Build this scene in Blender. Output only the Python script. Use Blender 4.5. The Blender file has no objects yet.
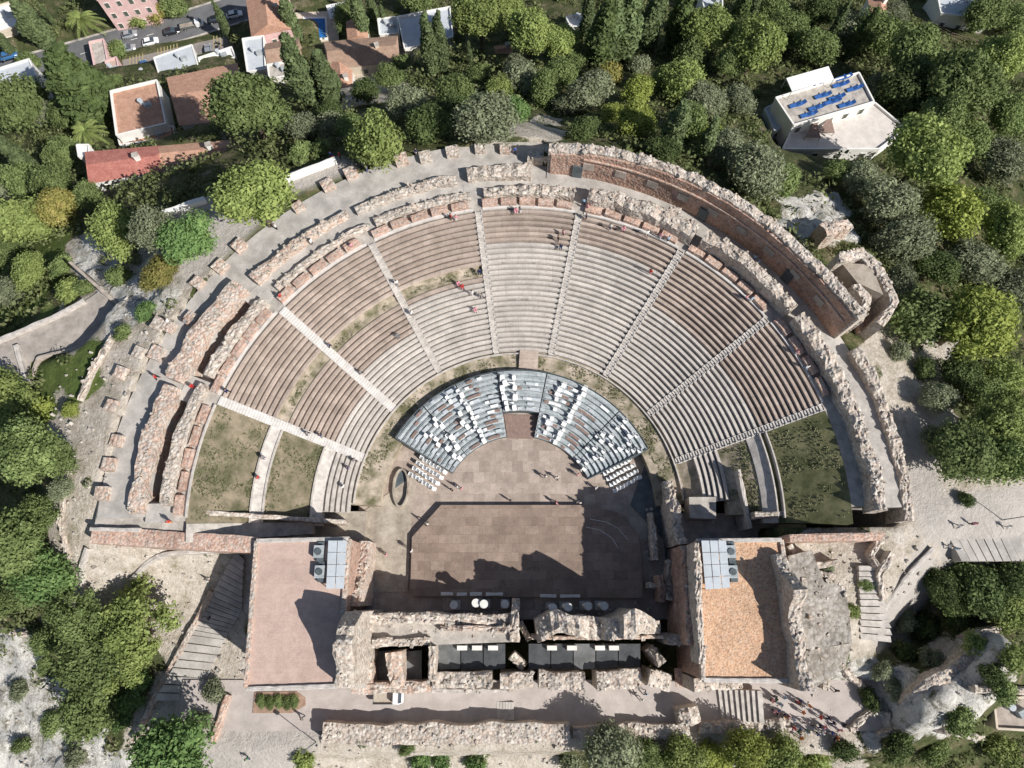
import bpy, bmesh, math, random
import numpy as np
from mathutils import noise, Vector, Matrix
R = math.radians
SC = bpy.context.scene
COL = SC.collection
random.seed(7)
rng = np.random.default_rng(7)

# ------------------------------------------------------------------ camera
CH, CT, CF = 108.0, R(17), 700.0
ct, st = math.cos(CT), math.sin(CT)
cam_d = bpy.data.cameras.new('camera'); cam = bpy.data.objects.new('camera', cam_d); COL.objects.link(cam)
cam.location = (0, 0, CH); cam.rotation_euler = (CT, 0, 0)
cam_d.sensor_width = 36; cam_d.lens = 36 * CF / 1024; cam_d.clip_end = 6000; cam_d.clip_start = 1
SC.camera = cam

def unp(px, py, z):
    a = (px - 512) / CF; b = (384 - py) / CF
    dy = b * ct + st; dz = b * st - ct
    s = (z - CH) / dz
    return (a * s, dy * s)
def depth_at(y, z): return y * st - (z - CH) * ct

# ------------------------------------------------------------------ world
w = bpy.data.worlds.new('World'); SC.world = w; w.use_nodes = True
nt = w.node_tree; nt.nodes.clear()
o_ = nt.nodes.new('ShaderNodeOutputWorld'); b_ = nt.nodes.new('ShaderNodeBackground'); s_ = nt.nodes.new('ShaderNodeTexSky')
s_.sky_type = 'NISHITA'; s_.sun_disc = False
SE = R(40); SAZ = math.atan2(0.83, -0.55)
s_.sun_elevation = SE; s_.sun_rotation = SAZ
b_.inputs[1].default_value = 0.07
nt.links.new(s_.outputs[0], b_.inputs[0]); nt.links.new(b_.outputs[0], o_.inputs[0])
sd = bpy.data.lights.new('sun', 'SUN'); sd.energy = 5.0; sd.angle = R(0.5); sd.color = (1, 0.965, 0.91)
so = bpy.data.objects.new('sun', sd); COL.objects.link(so)
sv = Vector((0.83 * math.cos(SE), -0.55 * math.cos(SE), math.sin(SE)))
so.rotation_euler = sv.to_track_quat('Z', 'Y').to_euler(); so.location = (80, -60, 140)
SC.view_settings.view_transform = 'Standard'; SC.view_settings.look = 'None'
SC.view_settings.exposure = 0.26; SC.view_settings.gamma = 1; SC.view_settings.use_curve_mapping = False

# ------------------------------------------------------------------ materials
def newmat(name):
    m = bpy.data.materials.new(name); m.use_nodes = True
    n = m.node_tree; p = n.nodes['Principled BSDF']
    p.inputs['Roughness'].default_value = 0.9; p.inputs['Specular IOR Level'].default_value = 0.2
    return m, n, p
def N(n, t, **kw):
    x = n.nodes.new(t)
    for k, v in kw.items():
        if k in x.inputs: x.inputs[k].default_value = v
        else: setattr(x, k, v)
    return x
def ramp(n, stops, interp='LINEAR'):
    r = n.nodes.new('ShaderNodeValToRGB'); e = r.color_ramp.elements; r.color_ramp.interpolation = interp
    while len(e) < len(stops): e.new(0.5)
    for i, (p, c) in enumerate(stops): e[i].position = p; e[i].color = (*c, 1)
    return r
def mixc(n, fac, a, b, mode='MIX'):
    m = n.nodes.new('ShaderNodeMix'); m.data_type = 'RGBA'; m.blend_type = mode
    for s, v in ((0, fac), (6, a), (7, b)):
        if isinstance(v, (int, float)): m.inputs[s].default_value = v
        elif isinstance(v, tuple): m.inputs[s].default_value = (*v, 1)
        else: n.links.new(v, m.inputs[s])
    return m.outputs[2]
def pos(n): return n.nodes.new('ShaderNodeNewGeometry').outputs['Position']
def tex_noise(n, scale, detail=4, rough=.6, vec=None):
    t = N(n, 'ShaderNodeTexNoise', Scale=scale, Detail=detail, Roughness=rough); n.links.new(vec or pos(n), t.inputs['Vector']); return t.outputs[0]
def bump(n, p, h, s, d=.1):
    b = N(n, 'ShaderNodeBump', Strength=s, Distance=d); n.links.new(h, b.inputs['Height']); n.links.new(b.outputs[0], p.inputs['Normal'])
def mul(c, k): return tuple(min(1, v * k) for v in c)

def m_plain(name, c, var=.15, scale=1.5, rough=.85, bmp=.2, c2=None, spec=.2, metal=0):
    m, n, p = newmat(name)
    f = tex_noise(n, scale, 6); f2 = tex_noise(n, scale * 7, 3)
    r = ramp(n, [(.35, mul(c, 1 - var)), (.65, c2 or mul(c, 1 + var))]); n.links.new(f, r.inputs[0])
    r2 = ramp(n, [(.3, (1 - var * .8,) * 3), (.7, (1, 1, 1))]); n.links.new(f2, r2.inputs[0])
    n.links.new(mixc(n, 1.0, r.outputs[0], r2.outputs[0], 'MULTIPLY'), p.inputs['Base Color'])
    p.inputs['Roughness'].default_value = rough; p.inputs['Specular IOR Level'].default_value = spec; p.inputs['Metallic'].default_value = metal
    if bmp: bump(n, p, f2, bmp)
    return m
def m_rubble(name, cols, scale=2.2, bmp=.6, patch=.25):
    m, n, p = newmat(name)
    v = N(n, 'ShaderNodeTexVoronoi', Scale=scale); v.feature = 'F1'
    nz = N(n, 'ShaderNodeTexNoise', Scale=scale * .8, Detail=3)
    P = pos(n); n.links.new(P, nz.inputs['Vector'])
    vm = N(n, 'ShaderNodeVectorMath', operation='ADD'); sc = N(n, 'ShaderNodeVectorMath', operation='SCALE'); sc.inputs['Scale'].default_value = .35
    n.links.new(nz.outputs['Color'], sc.inputs[0]); n.links.new(P, vm.inputs[0]); n.links.new(sc.outputs[0], vm.inputs[1])
    n.links.new(vm.outputs[0], v.inputs['Vector'])
    sep = n.nodes.new('ShaderNodeSeparateColor'); n.links.new(v.outputs['Color'], sep.inputs[0])
    k = len(cols); r = ramp(n, [(i / k, c) for i, c in enumerate(cols)]); n.links.new(sep.outputs[0], r.inputs[0])
    big = ramp(n, [(.35, (1 - patch,) * 3), (.62, (1.0, 1.0, 1.0))]); n.links.new(tex_noise(n, .35, 6, .7), big.inputs[0])
    dk = ramp(n, [(.0, (1, 1, 1)), (.55, (.92, .92, .92)), (.85, (.55, .52, .48))]); n.links.new(v.outputs['Distance'], dk.inputs[0])
    sp_k = ramp(n, [(.34, (.42, .39, .36)), (.47, (.9, .9, .9)), (.62, (1.12, 1.12, 1.12))]); n.links.new(tex_noise(n, 3.2, 6, .8), sp_k.inputs[0])
    c = mixc(n, 1, r.outputs[0], big.outputs[0], 'MULTIPLY'); c = mixc(n, .7, c, dk.outputs[0], 'MULTIPLY'); c = mixc(n, .85, c, sp_k.outputs[0], 'MULTIPLY')
    n.links.new(c, p.inputs['Base Color'])
    inv = N(n, 'ShaderNodeMath', operation='SUBTRACT'); inv.inputs[0].default_value = 1; n.links.new(v.outputs['Distance'], inv.inputs[1])
    bump(n, p, inv.outputs[0], bmp, .25)
    return m
def m_brick(name, c1, c2, mortar, scale=1.0, bw=.5, bh=.25, bmp=.3, grime=.35, rot=None, rnd=0, stain=0):
    m, n, p = newmat(name)
    P = pos(n)
    if rot is not None:
        mp = N(n, 'ShaderNodeMapping'); mp.inputs['Rotation'].default_value = rot; n.links.new(P, mp.inputs['Vector']); P = mp.outputs[0]
    b = N(n, 'ShaderNodeTexBrick', Scale=scale); b.inputs['Color1'].default_value = (*c1, 1); b.inputs['Color2'].default_value = (*c2, 1)
    b.inputs['Mortar'].default_value = (*mortar, 1); b.inputs['Mortar Size'].default_value = .02
    b.inputs['Brick Width'].default_value = bw; b.inputs['Row Height'].default_value = bh
    n.links.new(P, b.inputs['Vector'])
    g = ramp(n, [(.3, (1 - grime,) * 3), (.7, (1.05, 1.05, 1.05))]); n.links.new(tex_noise(n, .5, 8, .7), g.inputs[0])
    g2 = ramp(n, [(.3, (.86, .85, .84)), (.7, (1.04, 1.04, 1.04))]); n.links.new(tex_noise(n, 5, 3), g2.inputs[0])
    c = mixc(n, 1, b.outputs[0], g.outputs[0], 'MULTIPLY'); c = mixc(n, 1, c, g2.outputs[0], 'MULTIPLY')
    if rnd:
        oi = n.nodes.new('ShaderNodeObjectInfo'); rr_ = ramp(n, [(0, (1 - rnd,) * 3), (1, (1 + rnd * .4,) * 3)]); n.links.new(oi.outputs['Random'], rr_.inputs[0]); c = mixc(n, 1, c, rr_.outputs[0], 'MULTIPLY')
    if stain:
        q = ramp(n, [(.36, (1 - stain, 1 - stain, 1 - stain * 1.1)), (.46, (1, 1, 1))]); n.links.new(tex_noise(n, 1.6, 8, .8), q.inputs[0]); c = mixc(n, 1, c, q.outputs[0], 'MULTIPLY')
    n.links.new(c, p.inputs['Base Color']); bump(n, p, tex_noise(n, 6, 3), bmp, .05)
    return m
def m_leaf(name, c, c2=None):
    m, n, p = newmat(name)
    oi = n.nodes.new('ShaderNodeObjectInfo')
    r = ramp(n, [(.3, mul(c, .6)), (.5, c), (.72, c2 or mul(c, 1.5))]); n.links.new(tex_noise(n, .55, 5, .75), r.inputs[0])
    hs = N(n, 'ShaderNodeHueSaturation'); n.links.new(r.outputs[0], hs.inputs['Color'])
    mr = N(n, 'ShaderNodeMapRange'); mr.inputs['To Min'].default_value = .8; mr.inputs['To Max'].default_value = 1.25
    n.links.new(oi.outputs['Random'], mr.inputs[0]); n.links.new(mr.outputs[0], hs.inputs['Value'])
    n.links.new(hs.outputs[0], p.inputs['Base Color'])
    tr = N(n, 'ShaderNodeBsdfTranslucent'); n.links.new(hs.outputs[0], tr.inputs[0])
    mx = N(n, 'ShaderNodeMixShader'); mx.inputs[0].default_value = .3
    n.links.new(p.outputs[0], mx.inputs[1]); n.links.new(tr.outputs[0], mx.inputs[2])
    n.links.new(mx.outputs[0], n.nodes['Material Output'].inputs[0])
    p.inputs['Roughness'].default_value = .7
    return m
def m_tiles(name, c, c2, ang=0, scale=9):
    m, n, p = newmat(name)
    mp = N(n, 'ShaderNodeMapping'); mp.inputs['Rotation'].default_value = (0, 0, ang); n.links.new(pos(n), mp.inputs['Vector'])
    wv = N(n, 'ShaderNodeTexWave', Scale=scale / 6.28 * 1.6, Distortion=.6); wv.bands_direction = 'X'; n.links.new(mp.outputs[0], wv.inputs['Vector'])
    r = ramp(n, [(.3, mul(c, .8)), (.7, c2)]); n.links.new(tex_noise(n, .9, 8, .75), r.inputs[0])
    r3 = ramp(n, [(.3, (.75, .72, .7)), (.65, (1.05, 1.05, 1.05))]); n.links.new(tex_noise(n, 4, 3), r3.inputs[0])
    n.links.new(mixc(n, 1, r.outputs[0], r3.outputs[0], 'MULTIPLY'), p.inputs['Base Color'])
    bump(n, p, wv.outputs[0], .6, .08)
    return m

PALE = [(.56, .50, .44), (.66, .60, .53), (.48, .41, .35), (.70, .64, .57), (.60, .50, .42)]
M = {
 'rubble': m_rubble('pale_rubble', PALE),
 'rubble_pink': m_rubble('pink_rubble', [(.62, .52, .44), (.64, .49, .40), (.58, .52, .46), (.68, .60, .53), (.62, .45, .36)], 2.2, patch=.25),
 'brick': m_rubble('orange_brickwork', [(.62, .43, .34), (.66, .47, .38), (.57, .44, .37), (.66, .54, .46), (.62, .40, .31)], 3, .35, .3),
 'brickwall': m_rubble('red_brick_wall', [(.54, .34, .26), (.60, .40, .31), (.50, .34, .27), (.60, .46, .38), (.56, .36, .28)], 2.4, .5, .35),
 'plaster': m_plain('old_plaster', (.42, .36, .31), .2, .8),
 'stone': m_brick('seat_stone', (.60, .555, .51), (.66, .61, .56), (.46, .42, .38), 1, 2.1, 2.5, grime=.28, rnd=.10, stain=.25),
 'wood': m_brick('weathered_seat_wood', (.46, .375, .32), (.56, .465, .40), (.38, .31, .26), 1, 1.7, 1.4, grime=.32, rnd=.12, stain=.22),
 'stair': m_plain('stair_stone', (.52, .48, .44), .2, 1.2),
 'stair_smooth': m_plain('pale_ramp', (.60, .57, .54), .12, 1.0),
 'walk': m_plain('grey_walkway', (.46, .43, .395), .2, .5),
 'ringwalk': m_plain('ring_pavement', (.46, .42, .375), .25, .8),
 'earth': m_plain('dusty_earth', (.44, .37, .30), .3, .45, c2=(.50, .44, .36)),
 'villafloor': m_plain('villa_court_paving', (.62, .57, .53), .1, .8),
 'lookout': m_plain('old_terrace_paving', (.37, .33, .295), .2, .7),
 'earthpale': m_rubble('worn_pale_floor', [(.46, .41, .36), (.52, .48, .43), (.40, .36, .30), (.54, .50, .45)], 1.8, .4, .45),
 'earthgrass': m_plain('earth_with_grass', (.20, .19, .10), .3, .45, c2=(.55, .46, .37)),
 'drygrass': m_plain('dry_grass', (.16, .155, .085), .35, .4, c2=(.30, .245, .175)),
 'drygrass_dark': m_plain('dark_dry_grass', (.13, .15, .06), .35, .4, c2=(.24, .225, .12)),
 'stagewood': m_brick('stage_boards', (.275, .205, .165), (.375, .29, .235), (.24, .185, .15), 1, 2.0, 1.3, grime=.35, stain=.22),
 'orch': m_brick('orchestra_paving', (.36, .29, .245), (.53, .44, .375), (.38, .31, .26), 1, 1.7, 1.7, grime=.35, stain=.25),
 'steel': m_brick('galvanised_deck', (.42, .47, .49), (.58, .62, .64), (.30, .33, .35), 1, 1.3, .9, grime=.3, rnd=.2, stain=.35),
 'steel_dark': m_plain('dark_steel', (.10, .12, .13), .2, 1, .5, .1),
 'white': m_plain('white_plastic', (.80, .80, .79), .04, 2, .4, 0, spec=.5),
 'brownseat': m_plain('brown_cushion', (.27, .19, .16), .15, 2),
 'pinkroof': m_brick('pink_terrace_tiles', (.565, .42, .355), (.595, .445, .38), (.53, .395, .335), 1, 1.2, .6, grime=.25, stain=.12),
 'orangeroof': m_rubble('orange_broken_tiles', [(.70, .42, .26), (.76, .50, .33), (.64, .39, .26), (.74, .54, .39), (.70, .45, .29)], 4.5, .3, .22),
 'terracotta': m_tiles('terracotta_tiles', (.52, .29, .20), (.66, .41, .30), .25),
 'terracotta_br': m_tiles('brown_tiles', (.38, .25, .18), (.52, .37, .28), -.2),
 'redroof': m_tiles('red_tiles', (.50, .17, .14), (.60, .27, .22), .1),
 'whitewash': m_plain('whitewash', (.78, .76, .72), .06, .6),
 'lightgrey': m_plain('light_grey_roof', (.50, .53, .56), .08, .5),
 'pinkwall': m_plain('pink_stucco', (.68, .47, .45), .1, .6),
 'glass': m_plain('window_glass', (.05, .07, .09), .1, 2, .12, 0, spec=.6),
 'shutter': m_plain('dark_shutter', (.10, .11, .09), .1, 2),
 'asphalt': m_plain('asphalt', (.15, .15, .155), .15, .4),
 'parking': m_plain('car_park_paving', (.27, .24, .22), .15, .5),
 'yellow': m_plain('yellow_paint', (.42, .35, .17), .1, 3),
 'pool': m_plain('pool_water', (.03, .16, .45), .1, 1, .08, .1, spec=.6),
 'darkroof': m_plain('dark_sheet_roofing', (.075, .08, .085), .25, .8, .6),
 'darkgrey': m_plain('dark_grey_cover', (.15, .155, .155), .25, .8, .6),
 'blue': m_plain('blue_canvas', (.04, .13, .38), .1, 3),
 'awning': m_plain('white_awning', (.80, .79, .77), .05, 1),
 'bark': m_plain('bark', (.13, .10, .075), .25, 3, bmp=.5),
 'tyre': m_plain('tyre_rubber', (.03, .03, .03), .1, 3),
 'cream': m_plain('cream_wall', (.60, .52, .42), .1, .6),
 'road': m_plain('pinkish_street', (.45, .40, .37), .12, .5),
 'marble': m_plain('white_marble', (.72, .70, .66), .1, 2),
 'rockwhite': m_plain('limestone', (.50, .46, .41), .25, .8, bmp=.6),
 'skin': m_plain('skin', (.45, .28, .20), .05, 4, bmp=0),
 'hair': m_plain('dark_hair', (.04, .03, .02), .05, 4, bmp=0),
}
LEAF = {
 'bright': m_leaf('leaf_bright', (0.249, 0.308, 0.097), (0.425, 0.490, 0.177)),
 'yellow': m_leaf('leaf_yellow', (0.271, 0.319, 0.076), (0.470, 0.513, 0.146)),
 'mid': m_leaf('leaf_mid', (0.173, 0.227, 0.081), (0.320, 0.385, 0.158)),
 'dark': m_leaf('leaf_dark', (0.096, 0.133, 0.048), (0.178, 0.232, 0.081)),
 'cypress': m_leaf('leaf_cypress', (0.143, 0.187, 0.084), (0.250, 0.315, 0.142)),
 'olive': m_leaf('leaf_olive', (0.226, 0.253, 0.151), (0.428, 0.450, 0.298)),
 'fresh': m_leaf('leaf_fresh', (0.145, 0.237, 0.080), (0.287, 0.395, 0.146)),
 'russet': m_leaf('leaf_russet', (0.257, 0.246, 0.073), (0.488, 0.391, 0.153)),
}

# ------------------------------------------------------------------ objects
def tag(o, label=None, cat=None, group=None, kind=None):
    if label: o['label'] = label
    if cat: o['category'] = cat
    if group: o['group'] = group
    if kind: o['kind'] = kind
    return o
def empty(name, loc, label, cat, group=None, rz=0):
    o = bpy.data.objects.new(name, None); COL.objects.link(o); o.location = loc; o.rotation_euler = (0, 0, rz)
    return tag(o, label, cat, group)
def nz(x, y, z=0.0): return noise.noise(Vector((x, y, z)))
class MB:
    def __init__(s): s.v = []; s.f = []; s.m = []
    def add(s, v, f, mi=0):
        n = len(s.v); s.v += [tuple(p) for p in v]; s.f += [tuple(i + n for i in q) for q in f]; s.m += [mi] * len(f); return s
    def box(s, c, d, rz=0, mi=0, taper=1):
        a, b = math.cos(rz), math.sin(rz); V = []
        for z in (-.5, .5):
            k = taper if z > 0 else 1
            for x, y in ((-.5, -.5), (.5, -.5), (.5, .5), (-.5, .5)):
                X, Y = x * d[0] * k, y * d[1] * k; V.append((c[0] + X * a - Y * b, c[1] + X * b + Y * a, c[2] + z * d[2]))
        return s.add(V, [(3, 2, 1, 0), (4, 5, 6, 7), (0, 1, 5, 4), (1, 2, 6, 5), (2, 3, 7, 6), (3, 0, 4, 7)], mi)
    def prism(s, poly, z0, z1, mi=0):
        n = len(poly)
        a = sum(poly[i][0] * poly[(i + 1) % n][1] - poly[(i + 1) % n][0] * poly[i][1] for i in range(n))
        zz = z1 if isinstance(z1, (list, tuple)) else [z1] * n
        if a < 0: poly = poly[::-1]; zz = zz[::-1]
        V = [(p[0], p[1], z0) for p in poly] + [(p[0], p[1], q) for p, q in zip(poly, zz)]
        F = [tuple(range(n - 1, -1, -1)), tuple(range(n, 2 * n))] + [(i, (i + 1) % n, n + (i + 1) % n, n + i) for i in range(n)]
        return s.add(V, F, mi)
    def tube(s, p0, p1, r0, r1=None, n=8, mi=0):
        r1 = r0 if r1 is None else r1
        a = Vector(p0); b = Vector(p1); d = (b - a).normalized(); u = d.orthogonal().normalized(); w_ = d.cross(u)
        V = []
        for q, r in ((a, r0), (b, r1)):
            for i in range(n):
                t = 2 * math.pi * i / n; V.append(q + u * math.cos(t) * r + w_ * math.sin(t) * r)
        F = [(i, (i + 1) % n, n + (i + 1) % n, n + i) for i in range(n)] + [tuple(range(n - 1, -1, -1)), tuple(range(n, 2 * n))]
        return s.add(V, F, mi)
    def build(s, name, mats, parent=None, origin=None, smooth=False):
        me = bpy.data.meshes.new(name)
        if parent is not None: O = parent.location
        elif origin is not None: O = Vector(origin)
        else:
            A = np.array(s.v); O = Vector(((A[:, 0].min() + A[:, 0].max()) / 2, (A[:, 1].min() + A[:, 1].max()) / 2, A[:, 2].min()))
        me.from_pydata([(v[0] - O[0], v[1] - O[1], v[2] - O[2]) for v in s.v], [], s.f)
        if not isinstance(mats, (list, tuple)): mats = [mats]
        for m in mats: me.materials.append(m)
        if len(mats) > 1: me.polygons.foreach_set('material_index', s.m)
        if smooth: me.polygons.foreach_set('use_smooth', [True] * len(me.polygons))
        me.update()
        o = bpy.data.objects.new(name, me); COL.objects.link(o)
        if parent is not None: o.parent = parent
        else: o.location = O
        return o

# theatre axes: centre of the circles, polar coordinates from +y clockwise
CX, CY = 1.0, 12.6
def PT(r, th): return (CX + r * math.sin(R(th)), CY + r * math.cos(R(th)))
def POL(x, y): return math.hypot(x - CX, y - CY), math.degrees(math.atan2(x - CX, y - CY))
def arc(r, a, b, n=None):
    n = n or max(2, int(abs(b - a) * R(1) * r / 1.2)); return [PT(r, a + (b - a) * i / n) for i in range(n + 1)]
def cone(r): return 2.5 + (r - 25.2) * 10.5 / 19.5

def ring(mb, prof, a, b, n=None, mi=0, caps=True):
    """sweep a closed (r,z) profile round the theatre centre; a,b may be functions of r"""
    n = n or max(2, int(abs((b if not callable(b) else b(40)) - (a if not callable(a) else a(40))) / 1.5)); k = len(prof); V = []
    for i in range(n + 1):
        for (r, z) in prof:
            A = a(r) if callable(a) else a; B = b(r) if callable(b) else b
            p = PT(r, A + (B - A) * i / n); V.append((p[0], p[1], z))
    F = [(i * k + j, i * k + (j + 1) % k, (i + 1) * k + (j + 1) % k, (i + 1) * k + j) for i in range(n) for j in range(k)]
    if caps: F += [tuple(range(k - 1, -1, -1)), tuple(n * k + j for j in range(k))]
    return mb.add(V, F, mi)

# masonry wall along a path with a broken, uneven crest
def wall_mb(path, width, z0, z1, rough=.35, step=.5, seed=0, mb=None, ends=True, zprof=None, wob=.45, block=1.0):
    mb = mb or MB(); P = [Vector(p).to_2d() for p in path]
    L = [0]
    for a, b in zip(P, P[1:]): L.append(L[-1] + (b - a).length)
    n = max(2, int(L[-1] / step)); st_ = []
    zl = z1 if isinstance(z1, (list, tuple)) else [z1, z1]
    z0l = z0 if isinstance(z0, (list, tuple)) else [z0, z0]
    wl = width if isinstance(width, (list, tuple)) else [width, width]
    def ip(l, t):
        x = t * (len(l) - 1); i = min(int(x), len(l) - 2); f = x - i; return l[i] * (1 - f) + l[i + 1] * f
    NA, NS = 5, 4; rows = []
    for i in range(n + 1):
        s = L[-1] * i / n; j = 0
        while j < len(L) - 2 and L[j + 1] < s: j += 1
        a, b = P[j], P[j + 1]; f = (s - L[j]) / max(1e-6, L[j + 1] - L[j]); c = a.lerp(b, f)
        ta = (P[j + 1] - P[j]).normalized()
        if f < .5 and j > 0: ta = (ta + (P[j] - P[j - 1]).normalized()).normalized()
        elif j < len(P) - 2: ta = (ta + (P[j + 2] - P[j + 1]).normalized()).normalized()
        nn = Vector((-ta.y, ta.x)); t = i / n; W = ip(wl, t); zt = ip(zl, t); zb = ip(z0l, t)
        q = math.floor(s / block); zt += rough * (nz(q * 1.37 + seed * 7.1, seed) * .6 + nz(s * .9, seed * 3.3) * .6)
        wl_ = W / 2 * (1 + wob * nz(s * .35, seed + 5.5)); wr_ = W / 2 * (1 + wob * nz(s * .35, seed + 9.5))
        row = []
        for k in range(NS): row.append((c + nn * wl_, zb + (zt - zb) * k / NS, 0))
        for k in range(NA + 1):
            o = wl_ + (-wr_ - wl_) * k / NA; e = rough * .55 * nz(c.x * 1.3 + o, c.y * 1.3, seed + k * .9)
            row.append((c + nn * o, zt + e - (rough * .35 if k in (0, NA) else 0), 1))
        for k in range(NS - 1, -1, -1): row.append((c - nn * wr_, zb + (zt - zb) * k / NS, 0))
        V = []
        for (q2, z, top) in row:
            jx = rough * .28 * nz(q2.x * 1.9, q2.y * 1.9, z * 1.3 + seed); V.append((q2.x + nn.x * jx, q2.y + nn.y * jx, z))
        rows.append(V)
    k = len(rows[0]); V = [v for r in rows for v in r]
    F = [(i * k + j, (i + 1) * k + j, (i + 1) * k + j + 1, i * k + j + 1) for i in range(n) for j in range(k - 1)]
    F += [tuple(range(k)), tuple(n * k + j for j in range(k - 1, -1, -1))]
    return mb.add(V, F)
def wall(name, label, path, width, z0, z1, mat, cat='wall', rough=.35, group=None, seed=None, parent=None, **kw):
    o = wall_mb(path, width, z0, z1, rough, seed=seed if seed is not None else len(bpy.data.objects) * .73, **kw).build(name, mat, parent)
    if parent is None: tag(o, label, cat, group)
    return o

# ------------------------------------------------------------------ terrain
CP = [(0,0,-46),(100,30,-41),(230,0,-43),(300,20,-36),(400,20,-31),(512,0,-33),(600,20,-29),(700,10,-32),(800,0,-34),(900,0,-36),(1024,0,-40),
 (0,100,-34),(80,110,-26),(165,118,-19),(250,110,-12),(330,90,-16),(420,80,-16),(500,100,-7),(560,125,2),(620,100,-6),(700,110,-8),(760,110,-12),(830,130,-13),(930,120,-19),(1024,100,-27),
 (0,180,-22),(100,190,-6),(165,195,6),(220,215,12.3),(275,190,12.3),(380,150,11),(450,140,11),(520,128,11),
 (600,135,7),(680,150,6),(740,180,6),(790,215,6),(830,235,6),(880,200,-4),(950,210,-10),(1024,200,-18),
 (0,260,-14),(60,240,-3),(120,260,3),(170,270,10),(40,330,5.5),(108,330,10.5),(0,370,0),(62,390,10.3),(98,400,12.2),(20,430,4),(0,450,1),(48,470,9.3),(78,500,11.6),(0,540,-3),(60,560,7.2),
 (92,560,8.5),(150,570,5.5),(150,600,2),(222,565,4.5),(212,600,1.5),(200,640,0),(0,640,-7),(60,680,-6),(120,740,-5),(0,760,-13),(170,700,-2),(145,740,-4),(200,760,-2.5),
 (900,320,5),(885,360,11),(905,420,11.2),(925,480,11),(960,510,10.5),(1020,510,9),(960,400,7),(1020,400,1),(1024,300,-9),(930,560,8),(1000,556,7),(905,600,6),(985,648,9),(940,682,8),(895,708,5),(935,640,-1),(900,655,0),(965,605,1),(1015,600,2),(1005,700,2),(850,680,4),(820,600,9),(830,550,9),(950,740,-3),(1024,740,-6),(850,740,-1),
 (260,740,-1),(330,765,-4),(500,768,-8),(700,768,-8),(800,768,-7)]
far = [(-300,260,-70),(0,330,-75),(300,260,-70),(-300,0,-55),(300,0,-55),(-250,-160,-75),(0,-150,-60),(250,-160,-70),(-150,200,-55),(150,200,-50),(0,230,-50)]
PTS = np.array([(*unp(x, y, z), z) for x, y, z in CP] + far, float)
def _phi(r2): return np.where(r2 > 1e-9, .5 * r2 * np.log(r2 + 1e-12), 0)
S_ = 100.0; XY = PTS[:, :2] / S_
n_ = len(XY); K = _phi(((XY[:, None] - XY[None]) ** 2).sum(2)) + np.eye(n_) * 2e-4
P_ = np.c_[np.ones(n_), XY]; A_ = np.block([[K, P_], [P_.T, np.zeros((3, 3))]])
W_ = np.linalg.solve(A_, np.r_[PTS[:, 2], 0, 0, 0])
def tps(x, y):
    x = np.asarray(x, float) / S_; y = np.asarray(y, float) / S_; o = W_[n_] + W_[n_ + 1] * x + W_[n_ + 2] * y
    for i in range(n_): o = o + W_[i] * _phi((x - XY[i, 0]) ** 2 + (y - XY[i, 1]) ** 2)
    rr = np.hypot(x, y - .3) * S_; k = np.clip((rr - 260) / 200, 0, 1); return o * (1 - k) + (-78) * k
def seg_d(x, y, poly, closed=True):
    d = np.full(np.shape(x), 1e9); ins = np.zeros(np.shape(x), bool); n = len(poly)
    for i in range(n if closed else n - 1):
        ax, ay = poly[i]; bx, by = poly[(i + 1) % n]; L = (bx - ax) ** 2 + (by - ay) ** 2 + 1e-9
        t = np.clip(((x - ax) * (bx - ax) + (y - ay) * (by - ay)) / L, 0, 1)
        d = np.minimum(d, np.hypot(x - ax - t * (bx - ax), y - ay - t * (by - ay)))
        if closed:
            c = ((ay > y) != (by > y)) & (x < (bx - ax) * (y - ay) / (by - ay + 1e-12) + ax); ins ^= c
    return np.where(ins, 0, d) if closed else d
def UP(pts, z): return [unp(x, y, z) for x, y in pts]
# flat platforms for the road, the houses and the terraces: (polygon or line, z, blend metres, closed)
ROAD = UP([(-60, 92), (40, 66), (110, 46), (190, 24), (260, 2), (340, -22)], -42)
FLATS = [(ROAD, -42, 7, 5, False), (UP([(120, 56), (235, 34), (238, 62), (128, 80)], -41), -41, 0, 3, True),
 (UP([(108, 92), (240, 62), (245, 125), (118, 145)], -16), -19, 0, 3, True), (UP([(80, 150), (236, 138), (240, 172), (84, 190)], -6), -8.5, 0, 2.5, True),
 (UP([(290, 0), (340, 0), (345, 48), (292, 50)], -36), -36, 0, 4, True), (UP([(240, 10), (302, 10), (310, 100), (245, 78)], -30), -34, 0, 4, True),
 (UP([(300, 42), (400, 38), (400, 80), (350, 108), (318, 75)], -27), -29, 0, 4, True), (UP([(376, 14), (455, 8), (455, 55), (380, 55)], -32), -34, 0, 4, True),
 (UP([(772, 95), (830, 64), (905, 118), (905, 150), (780, 155)], -10), -13, 0, 3, True), (UP([(0, 60), (45, 60), (48, 105), (0, 108)], -32), -36, 0, 3, True),
 (UP([(85, 0), (145, 0), (130, 32), (105, 32)], -42), -42.5, 0, 3, True),
 (UP([(150, 222), (206, 199), (276, 181), (337, 159), (352, 168), (300, 215), (215, 262), (185, 285)], 12.4), 12.35, 0, 2.5, True),
 (UP([(-10, 345), (60, 318), (98, 292), (118, 308), (88, 345), (30, 362), (20, 420), (-10, 400)], 6.5), 6.2, 0, 2, True)]
def sstep(t): t = np.clip(t, 0, 1); return t * t * (3 - 2 * t)
def theatre_in(x, y):
    r = np.hypot(x - CX, y - CY); th = np.degrees(np.arctan2(x - CX, y - CY))
    rm = np.where(th < 4, 56.6, 52.2)
    a = (r < rm) & (y > 9.6)
    b = (x > -34.5) & (x < 37) & (y > -12) & (y < 12)
    return a | b
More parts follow.
